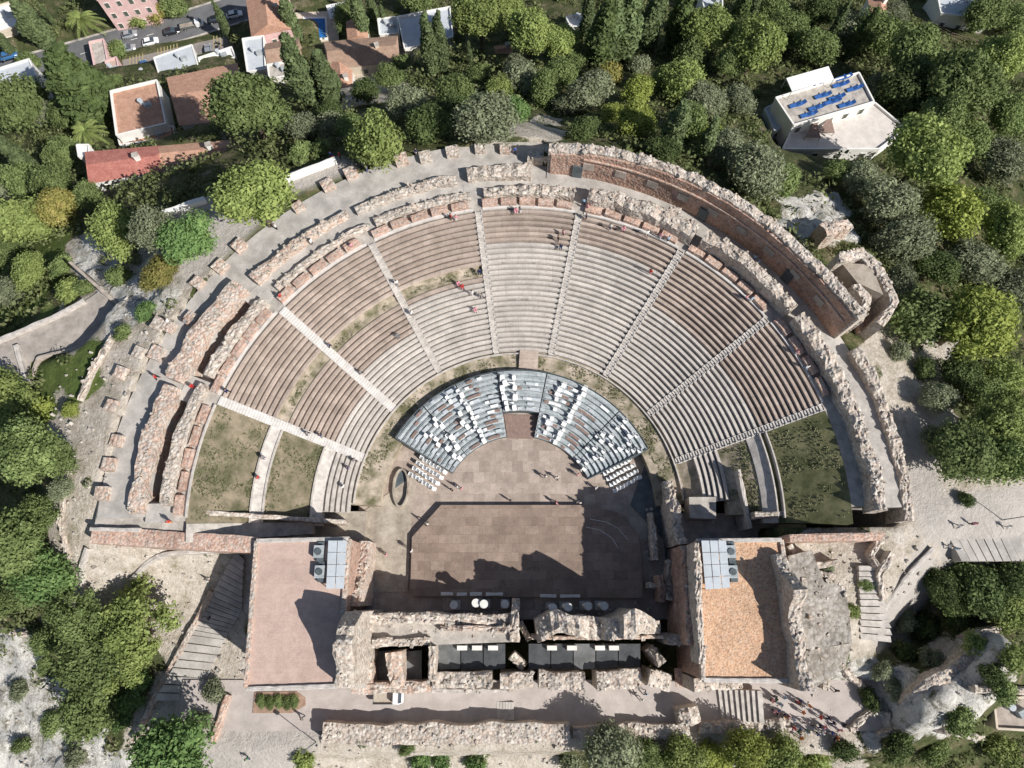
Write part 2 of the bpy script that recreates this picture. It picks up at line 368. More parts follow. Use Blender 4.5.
def height(x, y, full=True):
    x = np.asarray(x, float); y = np.asarray(y, float)
    z = tps(x, y)
    for poly, pz, core, m, closed in FLATS:
        d = seg_d(x, y, poly, closed); k = 1 - sstep((d - core) / m); z = z * (1 - k) + pz * k
    k = 1 - sstep((seg_d(x, y, [(-47, -11.5), (52, -11.5), (52, -20), (-47, -20)]) ) / 2.5); z = z * (1 - k) + (-.25) * k
    if full: z = np.where(theatre_in(x, y), -1.6, z)
    return z
_GX, _GY = np.arange(-210, 211, .8), np.arange(-80, 230, .8)
_GH = height(*np.meshgrid(_GX, _GY, indexing='ij'))
def hz(x, y):
    i = min(max((x + 210) / .8, 0), len(_GX) - 1.001); j = min(max((y + 80) / .8, 0), len(_GY) - 1.001)
    a, b = int(i), int(j); f, g = i - a, j - b
    return float((_GH[a, b] * (1 - f) + _GH[a + 1, b] * f) * (1 - g) + (_GH[a, b + 1] * (1 - f) + _GH[a + 1, b + 1] * f) * g)
def U(px, py, dz=0.0, z0=0.0):
    """point of the ground (plus dz) seen at a pixel"""
    z = z0
    for _ in range(14):
        x, y = unp(px, py, z); z = .5 * z + .5 * (hz(x, y) + dz)
    return (x, y, z - dz)
def UPG(pts): return [U(*p)[:2] for p in pts]

GP = {  # kind -> polygons on the ground
 'rock': [[(-20, 640), (30, 650), (60, 695), (90, 730), (120, 775), (-20, 790)], [(940, 668), (990, 640), (1010, 660), (960, 720), (900, 730), (850, 705), (835, 660), (880, 690)],
          [(775, 195), (830, 200), (850, 240), (800, 235)], [(98, 235), (160, 245), (165, 290), (110, 330), (88, 265)]],
 'earth': [[(110, 330), (150, 300), (215, 262), (225, 280), (170, 340), (145, 400), (125, 460), (108, 530), (92, 610), (70, 605), (58, 560), (48, 510), (72, 475), (60, 430), (45, 405), (90, 352)],
           [(84, 540), (260, 545), (245, 695), (190, 780), (120, 780), (180, 650), (110, 600), (80, 600)],
           [(775, 540), (950, 535), (880, 620), (860, 650), (835, 730), (760, 730)], [(870, 330), (960, 340), (940, 400), (960, 480), (1050, 480), (1050, 540), (900, 545), (880, 400)],
           [(330, 715), (830, 715), (860, 760), (560, 745), (540, 790), (300, 790)], [(70, 240), (120, 300), (100, 340), (60, 350), (80, 290)], [(515, 122), (552, 118), (556, 142), (512, 140)], [(330, 60), (400, 45), (400, 90), (340, 110)]],
 'paved': [[(150, 222), (206, 199), (276, 181), (337, 159), (352, 168), (300, 215), (215, 262), (185, 285)], [(920, 550), (942, 575), (905, 640), (874, 642), (892, 600)], [(935, 530), (1050, 526), (1050, 566), (945, 566)], [(190, 700), (330, 692), (322, 725), (300, 780), (180, 790), (205, 730)], [(918, 400), (940, 500), (1050, 485), (1050, 530), (930, 540), (905, 500)]],
 'grass': [[(28, 362), (95, 352), (92, 385), (38, 405)], [(0, 205), (70, 210), (30, 330), (-20, 320)], [(-10, 350), (25, 370), (30, 430), (-10, 440)]],
}
def polyfill():
    xs = np.unique(np.r_[-1500, -1000, -700, -500, -380, -300, -250, -220, -200, np.arange(-185, 186, .9), 200, 220, 250, 300, 380, 500, 700, 1000, 1500])
    ys = np.unique(np.r_[-1500, -1000, -600, -400, -250, -150, -100, -80, -68, np.arange(-60, 171, .9), 180, 200, 240, 300, 400, 600, 1000, 1500])
    X, Y = np.meshgrid(xs, ys, indexing='ij'); Z = height(X, Y)
    fx, fy = X.ravel(), Y.ravel(); kk = np.zeros((fx.size, 4), np.float32); kk[:, 3] = 1
    zf = Z.ravel().copy(); near = (abs(fx) < 190) & (fy > -65) & (fy < 175); inside = theatre_in(fx, fy)
    jx = np.array([nz(a * .25, b * .25) * 5 if q else 0 for a, b, q in zip(fx, fy, near)]); jy = np.array([nz(a * .25 + 40, b * .25) * 5 if q else 0 for a, b, q in zip(fx, fy, near)])
    ch = {'rock': 0, 'grass': 1, 'paved': 2, 'earth': 3}; wt = {}
    for kind, polys in GP.items():
        a = np.zeros(fx.size)
        for p in polys:
            pw = UPG(p); d = seg_d(fx + (0 if kind == 'paved' else jx), fy + (0 if kind == 'paved' else jy), pw); a = np.maximum(a, 1 - np.clip(d / (1.2 if kind == 'paved' else 3.2), 0, 1))
        wt[kind] = a
    for kind, c in ch.items(): kk[:, c] = wt[kind]
    flat = np.zeros(fx.size)
    for poly, pz, core, m, closed in FLATS: flat = np.maximum(flat, 1 - np.clip((seg_d(fx, fy, poly, closed) - core) / m, 0, 1))
    flat = np.maximum(flat, wt['paved']); flat = np.maximum(flat, 1 - np.clip(seg_d(fx, fy, [(-47, -11.5), (52, -11.5), (52, -20), (-47, -20)]) / 2, 0, 1))
    for i in np.nonzero(near & ~inside & (flat < .98))[0]:
        a, b = fx[i], fy[i]; rk = wt['rock'][i]
        h = (nz(a * .12, b * .12, 3) * .5 + nz(a * .5, b * .5, 5) * .22) * (1 - .6 * wt['earth'][i])
        if rk > 0: h += rk * (abs(nz(a * .22, b * .22, 8)) * 2.0 + abs(nz(a * .55, b * .55, 9)) * 1.6 - .5)
        zf[i] += h * (1 - flat[i])
    nx, ny = X.shape
    V = np.stack([fx, fy, zf], 1)
    I = (np.arange(nx - 1)[:, None] * ny + np.arange(ny - 1)[None]).ravel()
    F = np.stack([I, I + ny, I + ny + 1, I + 1], 1)
    me = bpy.data.meshes.new('ground'); me.vertices.add(len(V)); me.vertices.foreach_set('co', V.ravel().astype(np.float32))
    me.loops.add(F.size); me.loops.foreach_set('vertex_index', F.ravel().astype(np.int32)); me.polygons.add(len(F))
    me.polygons.foreach_set('loop_start', np.arange(0, F.size, 4, dtype=np.int32)); me.update(calc_edges=True)
    at = me.color_attributes.new('kind', 'FLOAT_COLOR', 'POINT'); at.data.foreach_set('color', kk.ravel())
    me.polygons.foreach_set('use_smooth', [True] * len(F))
    o = bpy.data.objects.new('ground', me); COL.objects.link(o); tag(o, kind='structure')
    m, n, p = newmat('ground'); me.materials.append(m)
    va = N(n, 'ShaderNodeVertexColor'); va.layer_name = 'kind'; sp = n.nodes.new('ShaderNodeSeparateColor'); n.links.new(va.outputs[0], sp.inputs[0])
    def rr(sc, stops, d=6): r = ramp(n, stops); n.links.new(tex_noise(n, sc, d, .7), r.inputs[0]); return r.outputs[0]
    scrub = rr(.35, [(.3, (.05, .065, .025)), (.48, (.085, .10, .038)), (.6, (.16, .145, .08)), (.72, (.36, .31, .23))])
    earth = rr(.45, [(.3, (.26, .235, .15)), (.40, (.45, .40, .33)), (.52, (.58, .52, .45)), (.7, (.68, .63, .57))])
    def rk_(stops):
        t = N(n, 'ShaderNodeTexNoise', Scale=.45, Detail=12, Roughness=.72, Distortion=.7); n.links.new(pos(n), t.inputs['Vector']); r = ramp(n, stops); n.links.new(t.outputs[0], r.inputs[0]); return r.outputs[0]
    rock = rk_( [(.32, (.13, .13, .08)), (.42, (.36, .34, .29)), (.5, (.66, .64, .60)), (.7, (.80, .78, .74))])
    grass = rr(.5, [(.3, (.08, .12, .03)), (.6, (.15, .20, .055)), (.75, (.3, .3, .14))])
    paved = rr(.6, [(.3, (.40, .37, .34)), (.7, (.53, .485, .44))])
    def soft(fac):
        a = N(n, 'ShaderNodeMath', operation='ADD'); b = N(n, 'ShaderNodeMath', operation='MULTIPLY_ADD'); n.links.new(tex_noise(n, 1.1, 5, .7), b.inputs[0]); b.inputs[1].default_value = 1.1; b.inputs[2].default_value = -.55
        n.links.new(fac, a.inputs[0]); n.links.new(b.outputs[0], a.inputs[1]); r = ramp(n, [(.4, (0, 0, 0)), (.6, (1, 1, 1))]); n.links.new(a.outputs[0], r.inputs[0]); return r.outputs[0]
    c = mixc(n, soft(va.outputs[1]), scrub, earth); c = mixc(n, soft(sp.outputs[0]), c, rock); c = mixc(n, soft(sp.outputs[1]), c, grass); 
    st2 = rr(2.6, [(.3, (.72, .72, .70)), (.7, (1.12, 1.1, 1.08))], 4); c = mixc(n, 1, c, st2, 'MULTIPLY'); c = mixc(n, sp.outputs[2], c, paved)
    n.links.new(c, p.inputs['Base Color']); bump(n, p, tex_noise(n, 1.6, 6, .75), .9, .5)
polyfill()

def sheet(name, poly, z, mat, kind='structure', parent=None, th=.25, label=None, cat=None):
    mb = MB().prism(poly, z - th, z); o = mb.build(name, mat, parent)
    if parent is None: tag(o, label, cat, kind=kind)
    return o

# ------------------------------------------------------------------ theatre floors
def floor_ring(name, r0, r1, z0, z1, a, b, mat, th=1.2, kind='structure', nr=6):
    mb = MB(); n = int(abs(b - a) / 1.2); V = []; 
    for i in range(n + 1):
        for j in range(nr + 1):
            r = r0 + (r1 - r0) * j / nr; p = PT(r, a + (b - a) * i / n); V.append((p[0], p[1], z0 + (z1 - z0) * j / nr + .05 * nz(p[0] * .8, p[1] * .8)))
    k = nr + 1; F = [(i * k + j, i * k + j + 1, (i + 1) * k + j + 1, (i + 1) * k + j) for i in range(n) for j in range(nr)]
    mb.add(V, F); top = MB(); ring(mb, [(r0 + .01, z0 - th), (r1 - .01, z1 - th), (r1 - .01, z1 - .12), (r0 + .01, z0 - .12)], a, b, n)
    o = mb.build(name, mat); return tag(o, kind=kind)
# orchestra and parodos ground
sheet('orchestra_floor', arc(24.5, -100, 100, 60) + [(26, 6), (26, -3), (-24, -3), (-24, 6)], 0, M['orch'])
floor_ring('orchestra_walkway', 20.9, 25.3, 1.7, 2.2, -88, 88, M['earthgrass'], th=2.4)
floor_ring('upper_walkway', 44.7, 46.7, 12.98, 13.0, -93.5, 91, M['ringwalk'], th=3.5)
for a_, b_, z_ in ((-93.5, -90.5, 13), (-90.5, -73.5, 9.8), (-73.5, -69.2, 13), (-69.2, -54.0, 10.6), (-54.0, -10.0, 12.97), (-10.0, 91, 13)): floor_ring('ring_passage', 46.7, 50.2, z_, z_, a_, b_, M['walk'], th=3.5)
floor_ring('outer_terrace_walkway', 50.2, 57.0, 12.9, 12.5, -92.5, 7, M['walk'], th=4.5)
floor_ring('ambulatory_floor', 50.2, 52.2, 13.0, 13.0, 5, 91, M['walk'], th=1.5)

# ------------------------------------------------------------------ seating wedges
TH = [-71.6, -51.3, -30, -8, 12, 33.2, 54, 73]
NR = 27; DR = 19.5 / NR; DZ = 10.5 / NR
def row_prof(k):
    r = 25.2 + k * DR; z = 2.5 + k * DZ
    return [(r, z - .35), (r, z + .36), (r + .40, z + .36), (r + .42, z + .10), (r + .645, z + .10), (r + .655, z - .2), (r + DR + .02, z - .2), (r + DR + .02, z - .35)]
wdesc = ['lower left wedge of seats, brown boards above pale rows, next to the grass slope',
 'upper left wedge of seats, brown boards crossed by a grassy aisle, above the smooth ramp',
 'third wedge of seats from the left, brown above, pale below, groups of visitors in it',
 'central wedge of pale stone seats with a short band of brown boards on top',
 'wedge of pale stone seats just right of centre, brown boards at its top edge',
 'upper right wedge of seats, dark brown boards above and white stone rows below',
 'far right wedge of seats with deep dark risers, next to the dark grass slope']
brown = [29.2, 31.4, 34.8, 40.2, 40.6, 36.6, 36.6]; aisle = [(36.0, 37.4)] * 3 + [None] * 4
G_W = 'wedges of seats of the ancient theatre'
for i in range(7):
    a, b = TH[i], TH[i + 1]; c = PT(25, (a + b) / 2)
    root = empty('seating_wedge', (c[0], c[1], 2.0), wdesc[i], 'seating', G_W)
    hw = .56
    A = lambda r, a=a: a + math.degrees(hw / r); B = lambda r, b=b: b - math.degrees(hw / r)
    for k in range(NR):
        r = 25.2 + k * DR
        if aisle[i] and aisle[i][0] < r + .3 < aisle[i][1]: continue
        mat = M['wood'] if r >= brown[i] else M['stone']

        mb = MB(); ring(mb, row_prof(k), A, B, 16); mb.build('seat_row', mat, root)
    if aisle[i]:
        mb = MB(); ring(mb, [(35.9, 7.5), (35.9, 8.35), (36.7, 8.42), (37.5, 8.7), (37.5, 7.5)], A, B, 16); mb.build('aisle_floor', M['earthgrass'], root)
# partial rows beyond the last stairs
def side_rows(name, label, th0, th1, k0, k1, mat):
    c = PT(27, (th0 + th1) / 2); root = empty(name, (c[0], c[1], 2.2), label, 'seating', 'remains of seat rows beyond the end stairs')
    for k in range(k0, k1):
        mb = MB(); ring(mb, row_prof(k), th0, th1, 10); mb.build('seat_row', mat, root)
side_rows('seat_remains', 'four curving pale stone rows between the lower left grass slope and the orchestra', -91, -72.3, 0, 5, M['stair'])
side_rows('seat_remains', 'short striped stone rows beside the orchestra at the lower right of the seating', 73.8, 88, 3, 8, M['stone'])
# grass slopes at both ends
def slope(name, r0, r1, a, b, mat, dz=.1, kind='structure'):
    return floor_ring(name, r0, r1, cone(r0) + dz, cone(r1) + dz, a, b, mat, th=1.6, kind=kind, nr=12)
slope('grass_slope', 37.5, 44.7, -94, -72.4, M['drygrass']); slope('slope_path', 36.1, 37.5, -94, -72.4, M['stair'], .25)
slope('grass_slope', 30.2, 36.1, -95, -72.4, M['drygrass']); slope('slope_path', 28.8, 30.2, -95, -72.4, M['stair'], .15)
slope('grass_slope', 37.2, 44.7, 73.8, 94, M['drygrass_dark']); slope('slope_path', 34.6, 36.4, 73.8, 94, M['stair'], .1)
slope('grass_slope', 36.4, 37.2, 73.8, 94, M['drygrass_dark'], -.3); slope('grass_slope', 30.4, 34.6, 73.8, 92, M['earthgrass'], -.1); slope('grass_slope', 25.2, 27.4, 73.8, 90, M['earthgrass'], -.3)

# stairways between the wedges
sl = ['pale smooth stairway at the left end of the seats, along the grass slope', 'smooth white ramp-like stairway between the two brown left wedges',
 'worn stone stairway with people on it, second to the right of the white ramp', 'narrow stairway left of the central wedge of seats', 'narrow stairway right of the central wedge of seats',
 'stone stairway with a dark left edge in the upper right of the seats', 'finely stepped white stairway between the two right hand wedges', 'finely stepped stairway along the dark grass slope at the right end of the seats']
for i, th in enumerate(TH):
    mb = MB(); smooth = i in (0, 1); n = NR * 2
    for k in range(n):
        r = 25.0 + k * DR / 2; z = 2.5 + k * DZ / 2 + (.32 if smooth else .2); w2 = .42 if not smooth else .66
        c0 = PT(r + DR / 4, th); mb.box((c0[0], c0[1], z - .55), (w2 * 2, DR / 2 + (.02 if k % 2 else .0), 1.1), -R(th))
    o = mb.build('stairway', M['stair_smooth' if smooth else 'stair']); tag(o, sl[i], 'stairs', 'radial stairways between the seat wedges')
    if i not in (0, 1):  # kerbs along the stair
        for s in (-1, 1):
            kb = MB(); p0 = PT(25.1, th); p1 = PT(44.6, th); t = R(th); ox, oy = math.cos(t) * .47 * s, -math.sin(t) * .47 * s
            for k in range(NR):
                c0 = PT(25.2 + (k + .5) * DR, th); kb.box((c0[0] + ox, c0[1] + oy, 2.5 + k * DZ + .22), (.10, DR + .01 * (k % 2), .5), -t)
            k_ = kb.build('kerb', M['stair_smooth']); k_.parent = o; k_.location = k_.location - o.location

# ------------------------------------------------------------------ inner podium wall with niches
pd = ['at the left end of the seats', 'behind the lower left wedge', 'behind the upper left wedge', 'behind the third wedge from the left', 'behind the central wedge', 'behind the wedge right of centre', 'behind the upper right wedge in shade', 'behind the far right wedge in shade']
edges = [-93.5] + TH + [91]
for i in range(9):
    a, b = edges[i], edges[i + 1]
    if i == 8: continue
    mid = PT(45.3, (a + b) / 2); root = empty('podium_wall', (mid[0], mid[1], 13), 'low pinkish brick podium wall with dark niches ' + pd[i], 'wall', 'sections of the niched podium wall')
    g = 1.0
    ts = a + g; n = max(3, int((b - a - 2 * g) / 3.6)); stp = (b - a - 2 * g) / n
    for k in range(n):
        t0 = ts + k * stp; t1 = t0 + stp * .83
        mb = MB(); wall_mb(arc(45.65, t0, t1), 1.0, 12.6, 13.75, .08, seed=i * 3 + k, mb=mb, step=.35)
        mb.build('pier', M['brick'], root)
        if k < n - 1:
            mb = MB(); ring(mb, [(45.85, 12.6), (45.85, 13.06), (46.15, 13.06), (46.15, 12.6)], t1, t0 + stp, 2); mb.build('niche_back', M['brickwall'], root)
    mb = MB(); ring(mb, [(44.75, 12.7), (44.75, 13.12), (45.1, 13.12), (45.1, 12.7)], a + .9, b - .9, 14); mb.build('ledge', M['stair_smooth'], root)

# ------------------------------------------------------------------ rubble rings
G_R = 'broken masonry rings round the theatre'
L_ = 'broken masonry wall '
wall('ruined_wall', 'long broad rubble wall between podium and trench on the lower left', arc(47.2, -91, -70), [1.5, 1.7, 1.3], 8.5, [14.3, 14.6, 14.2], M['rubble'], group=G_R, rough=.2)
wall('ruined_wall', 'rubble wall on the left behind the lower left wedge of seats', arc(47.2, -68.5, -52), [1.7, 1.6], 8.5, [14.2, 14.0], M['rubble'], group=G_R, rough=.5)
wall('ruined_wall', 'low rubble wall at upper left behind the brick podium', arc(47.3, -49, -29), [1.2, 1.0], 12.2, [13.9, 13.8], M['rubble'], group=G_R, rough=.4)
wall('ruined_wall', 'thin low rubble wall behind the third wedge from the left', arc(47.2, -27.5, -9), [1.3, 1.2], 12.2, [13.8, 13.7], M['rubble'], group=G_R, rough=.35)
wall('ruined_wall', 'pale rubble wall behind the central wedge of seats', arc(47.2, -6.5, 10.5), [1.4, 1.7], 12.2, [14.2, 14.8], M['rubble'], group=G_R, rough=.4)
wall('ruined_wall', 'thick pale rubble wall curving behind the seats from right of centre', arc(47.2, 13, 33.8), [2.0, 2.4], 12.2, [15.2, 16.0, 15.8], M['rubble'], group=G_R, rough=.45)
wall('ruined_wall', 'jagged pale rubble wall facing the shaded ambulatory, broken near a gap', arc(47.4, 35.5, 55.5), [2.0, 1.7], 12.2, [16.2, 16.4, 16.0], M['rubble'], group=G_R, rough=.55)
wall('ruined_wall', 'long jagged rubble wall down the right side above the dark grass slope', arc(47.4, 57, 92), [1.9, 1.8], 12.2, [16.2, 15.6, 15.2, 15.8], M['rubble'], group=G_R, rough=.6)
o = MB(); mp = unp(676, 209, 16)
wall('fallen_masonry', 'round lump of masonry standing alone in the ambulatory at upper right', [(mp[0] - .9, mp[1] + .2), (mp[0] + .9, mp[1] - .2)], 1.9, 12.9, 15.4, M['rubble'], cat='masonry block', rough=.5)
# outer wall, left half
wall('ruined_wall', 'outer masonry wall on the far left, broad worn pink top beside a deep trench shadow', arc(51.2, -92, -72), [1.9, 2.2, 2.3], 8.5, [13.9, 14.4, 14.4], M['rubble_pink'], group=G_R, rough=.18)
wall('ruined_wall', 'wide pink and buff outer wall on the left with a wavy worn edge', arc(51.3, -71, -52.5), [2.5, 2.8, 2.2], 8.5, [14.5, 14.9, 14.6], M['rubble_pink'], group=G_R, rough=.18)
wall('ruined_wall', 'outer buff wall at upper left, narrow and low', arc(50.7, -50.5, -31), [1.7, 1.4], 11.6, [14.0, 13.9], M['rubble_pink'], group=G_R, rough=.3)
wall('ruined_wall', 'low outer wall at the top left of the theatre near the visitors', arc(50.4, -29.5, -11), [1.3, 1.5], 11.6, [13.8, 14.0], M['rubble'], group=G_R, rough=.3)
wall('ruined_wall', 'low pale wall at the top of the theatre beside a square dark opening', arc(50.6, -9, 2.2), [1.9, 2.6], 11.6, [14.3, 14.4], M['rubble'], group=G_R, rough=.4)
wall('ruined_wall', 'short thick masonry stub joining the top wall to the tall brick wall', [PT(53.5, 1.5), PT(53.6, 5.2)], 1.6, 11, [14.2, 15.5], M['rubble'], group=G_R, rough=.3)

# tall outer brick wall on the right
root = empty('tall_outer_wall', (*PT(51.5, 34), 12.5), 'tall curved red brick wall with pale rubble crest round the upper right of the theatre', 'wall')
prof_t = [18.2, 19.2, 19.6, 20, 20, 20.2, 20, 19.8, 20, 20.3]
wall_mb(arc(51.55, 5.5, 62.5), .9, 5.0, [z - .5 for z in prof_t], .15, seed=3, step=.6, wob=.1).build('brick_face', M['brickwall'], root)
wall_mb(arc(52.1, 5.0, 63), 1.5, 5.0, prof_t, .45, seed=11, step=.4, wob=.2).build('rubble_crest', M['rubble'], root)
for k, th in enumerate(np.arange(12, 61, 5.6)):
    c0 = PT(51.03, th); mb = MB().box((c0[0], c0[1], 16.0), (1.7, .14, 1.5), -R(th)); mb.build('plaster_panel', M['plaster'], root)
for th in (10.2, 33, 50.5):
    c0 = PT(51.0, th); mb = MB().box((c0[0], c0[1], 14.4), (1.5, .22, 2.8), -R(th)); mb.build('doorway', M['steel_dark'], root)  # dark slab paints the shade of an open recess onto the wall face
mb = MB(); ring(mb, [(50.85, 17.6), (50.85, 17.85), (51.2, 17.85), (51.2, 17.6)], 11, 62, 40); mb.build('string_course', M['brick'], root)
# ruined vault at the end of the tall wall
root = empty('ruined_chamber', (*unp(868, 290, 13), 8), 'roofless masonry chamber at the right end of the tall brick wall', 'ruin')
pp = [unp(835, 252, 19), unp(878, 268, 18), unp(893, 304, 17)]
wall_mb([pp[1], pp[2], unp(878, 326, 16)], 1.2, 3, [18.5, 18, 16.5], .4, seed=2).build('wall', M['rubble'], root)
wall_mb([unp(838, 258, 19), unp(862, 252, 18.5), pp[1]], 1.6, 3, [19.4, 18.6, 18.2], .4, seed=4).build('wall', M['rubble'], root)
MB().prism([unp(842, 262, 18.2), unp(872, 264, 18.2), unp(884, 294, 18.2), unp(858, 282, 18.2)], 4, 18.0).build('vault_top', M['earth'], root)
MB().prism([unp(862, 292, 15), unp(882, 300, 15), unp(884, 316, 15), unp(868, 326, 15)], 4, 12.5).build('floor', M['brick'], root)
wall_mb([unp(856, 285, 18), unp(868, 300, 18), unp(862, 318, 17)], 1.2, 4, [18.3, 18, 16.5], .4, seed=6).build('wall', M['rubble'], root)
wall('ruined_wall', 'long low outer wall bordering the dusty path on the far right', arc(52.4, 66, 93), [1.5, 1.6, 1.3], 8, [14.6, 13.8, 13.2], M['rubble'], group=G_R, rough=.6)
wall('ruined_wall', 'broken wall stump pointing out from the tall wall to the bushes', [unp(822, 232, 12), unp(850, 222, 9)], 2.2, 2, [13, 9], M['rubble_pink'], group=G_R, rough=.8)
# square piers along the terrace on the left
G_P = 'square masonry piers along the outer terrace'
piers = [(119, 372), (110, 405), (115, 440), (107, 464), (101, 493), (138, 352), (157, 323), (168, 326), (196, 281), (219, 265), (238, 244), (297, 205), (327, 183), (350, 171), (401, 158), (425, 155), (452, 150), (480, 147), (505, 147), (190, 318), (155, 352)]
pl = ['pink topped pier low on the far left edge, fourth from the bottom', 'square pink pier with an L shaped shadow on the left edge, third group up', 'buff pier beside the grey terrace, left edge', 'pier in the row on the left edge just above the lowest', 'lowest pier of the left edge row, next to the brick end wall',
 'pier where the left edge row starts to curve', 'pale pier beside the dark bend of the outer wall', 'small pier near the bend of the outer wall', 'pier at the left start of the pink outer wall', 'pier under the yellowing bush on the terrace', 'pier below the bright green tree on the terrace', 'pier right of the big round tree on the terrace', 'pier beside the group of visitors, upper left', 'buff pier near the hedge tree at the top of the terrace',
 'pink pier below the round green tree at the top', 'pier in the top row, second from the round green tree', 'pier in the top row, middle', 'pier in the top row, below the large grey green tree', 'pier at the right end of the top row', 'small stone block by the wavy edge of the pink wall', 'low block on the terrace edge inside the row of piers']
for (x, y), lb in zip(piers, pl):
    r_, t_ = POL(*unp(x, y, 13.5)); s = 1.6 + .5 * random.random(); c0 = PT(r_, t_); t = -R(t_)
    u = Vector((math.cos(t), math.sin(t)))
    wall('masonry_pier', lb, [(c0[0] - u.x * s / 2, c0[1] - u.y * s / 2), (c0[0] + u.x * s / 2, c0[1] + u.y * s / 2)], s * .95, 12.0, 13.3 + .3 * random.random(), M['rubble_pink'] if random.random() < .7 else M['rubble'], cat='pier', rough=.1, group=G_P, step=.4, wob=.05)
# brick end wall at lower left and the retaining walls
wall('brick_end_wall', 'long pink brick wall closing the lower left side of the theatre, visitors walking along it', [unp(92, 535, 12.6), unp(255, 545, 12.6)], 2.2, 3, [12.8, 12.7], M['brick'], rough=.12, step=.6, wob=.1)
wall('low_wall', 'thin grey stone kerb wall above the pink brick wall at lower left', [unp(90, 529, 13), unp(140, 530, 13)], .5, 11, 13.1, M['stair'], rough=.1)
slope('wing_floor', 30, 44.6, -97.2, -94, M['ringwalk'], .2)
wall('wing_wall', 'low stone wall along the lower edge of the left grass slopes', [unp(188, 512, 12.5), unp(345, 522, 5)], .6, 2, [12.7, 9.5, 5.6], M['rubble'], rough=.15)
wall('brick_end_wall', 'pinkish brick wall running right from the dark grass slope', [unp(790, 538, 13.2), unp(885, 536, 13.2)], 1.0, 4, [13.2, 13.2], M['brick'], rough=.15, step=.5)
tag(MB().prism([(-56.2, 8.4), (-56.2, 12.8), (-43.6, 12.3), (-43.6, 8.4)], 6, 12.3).build('wing_paving', M['ringwalk']), kind='structure')
tag(MB().prism([(-43.59, 8.4), (-43.59, 11.2), (-30, 11.6), (-30, 8.4)], 1, [12.28, 12.28, 4.9, 4.9]).build('wing_paving', M['ringwalk']), kind='structure')
sheet('lower_paving', [(-29.9, 7.7), (-21.8, 7.7), (-21.8, 12.4), (-29.9, 12.4)], 2.3, M['earth'], th=2.2)
sheet('lower_paving', [(23, 7.7), (44, 7.7), (44, 12.2), (23, 12.2)], 1.6, M['ringwalk'], th=1.5)
for (r_k, a_k, b_k, lb_) in ((37.5, -94, -72.6, 'left of the path between the two left grass slopes'), (36.05, -94, -72.6, 'right of the path between the two left grass slopes'), (44.65, -93, -72.6, 'along the top of the far left grass slope'), (30.2, -93, -72.6, 'along the lower edge of the left grass slopes'), (37.1, 73.9, 93, 'along the lower edge of the dark right grass slope'), (36.3, 73.9, 93, 'beside the path below the dark right grass slope'), (24.75, -88, 87, 'between the lowest seat row and the orchestra walkway')):
    mb = MB(); zk = cone(r_k) if r_k > 25 else 2.1; ring(mb, [(r_k - .1, zk - .6), (r_k - .1, zk + .5), (r_k + .1, zk + .5), (r_k + .1, zk - .6)], a_k, b_k); tag(mb.build('stone_kerb', M['stair']), 'thin stone kerb ' + lb_, 'kerb')
# timber ramp at the top centre: gate steps into the orchestra
mb = MB()
for k in range(7): 
    c0 = PT(22 + k * .5, 4); mb.box((c0[0], c0[1], 1.6 + k * .12), (3.0, .52, 1.2), -R(4))
tag(mb.build('timber_steps', M['wood']), 'brown wooden steps behind the metal seats at the top centre of the orchestra', 'steps')

# ------------------------------------------------------------------ temporary metal seating stand
def kids(o): return [c for c in bpy.data.objects if c.parent == o]
def copy_tree(o, loc, rz=0, label=None, group=None, children=None, scale=None):
    c = o.copy(); COL.objects.link(c); c.location = loc; c.rotation_euler = (0, 0, rz)
    if scale: c.scale = scale
    if label: c['label'] = label
    if group: c['group'] = group
    for ch in (children if children is not None else kids(o)):
        d = ch.copy(); COL.objects.link(d); d.parent = c
    return c
STN = [(-60, -43, 'left end block of the grey metal seating stand, mostly bare decking'), (-43, -27, 'second block from the left of the metal stand, with brown cushion strips'), (-27, -9, 'block of the metal stand left of the centre pit, with brown strips of cushions'),
       (-9, 12, 'short central block of the metal stand behind the brown pit'), (12, 29, 'metal stand block right of the centre pit with white seats down its sides'), (29, 46, 'metal stand block right of centre with bluish treads'), (46, 65, 'right end block of the metal stand, dotted with many white seats')]
NS_ = 13
def stz(r): return .7 + (r - 11.6) / 9.9 * 2.6
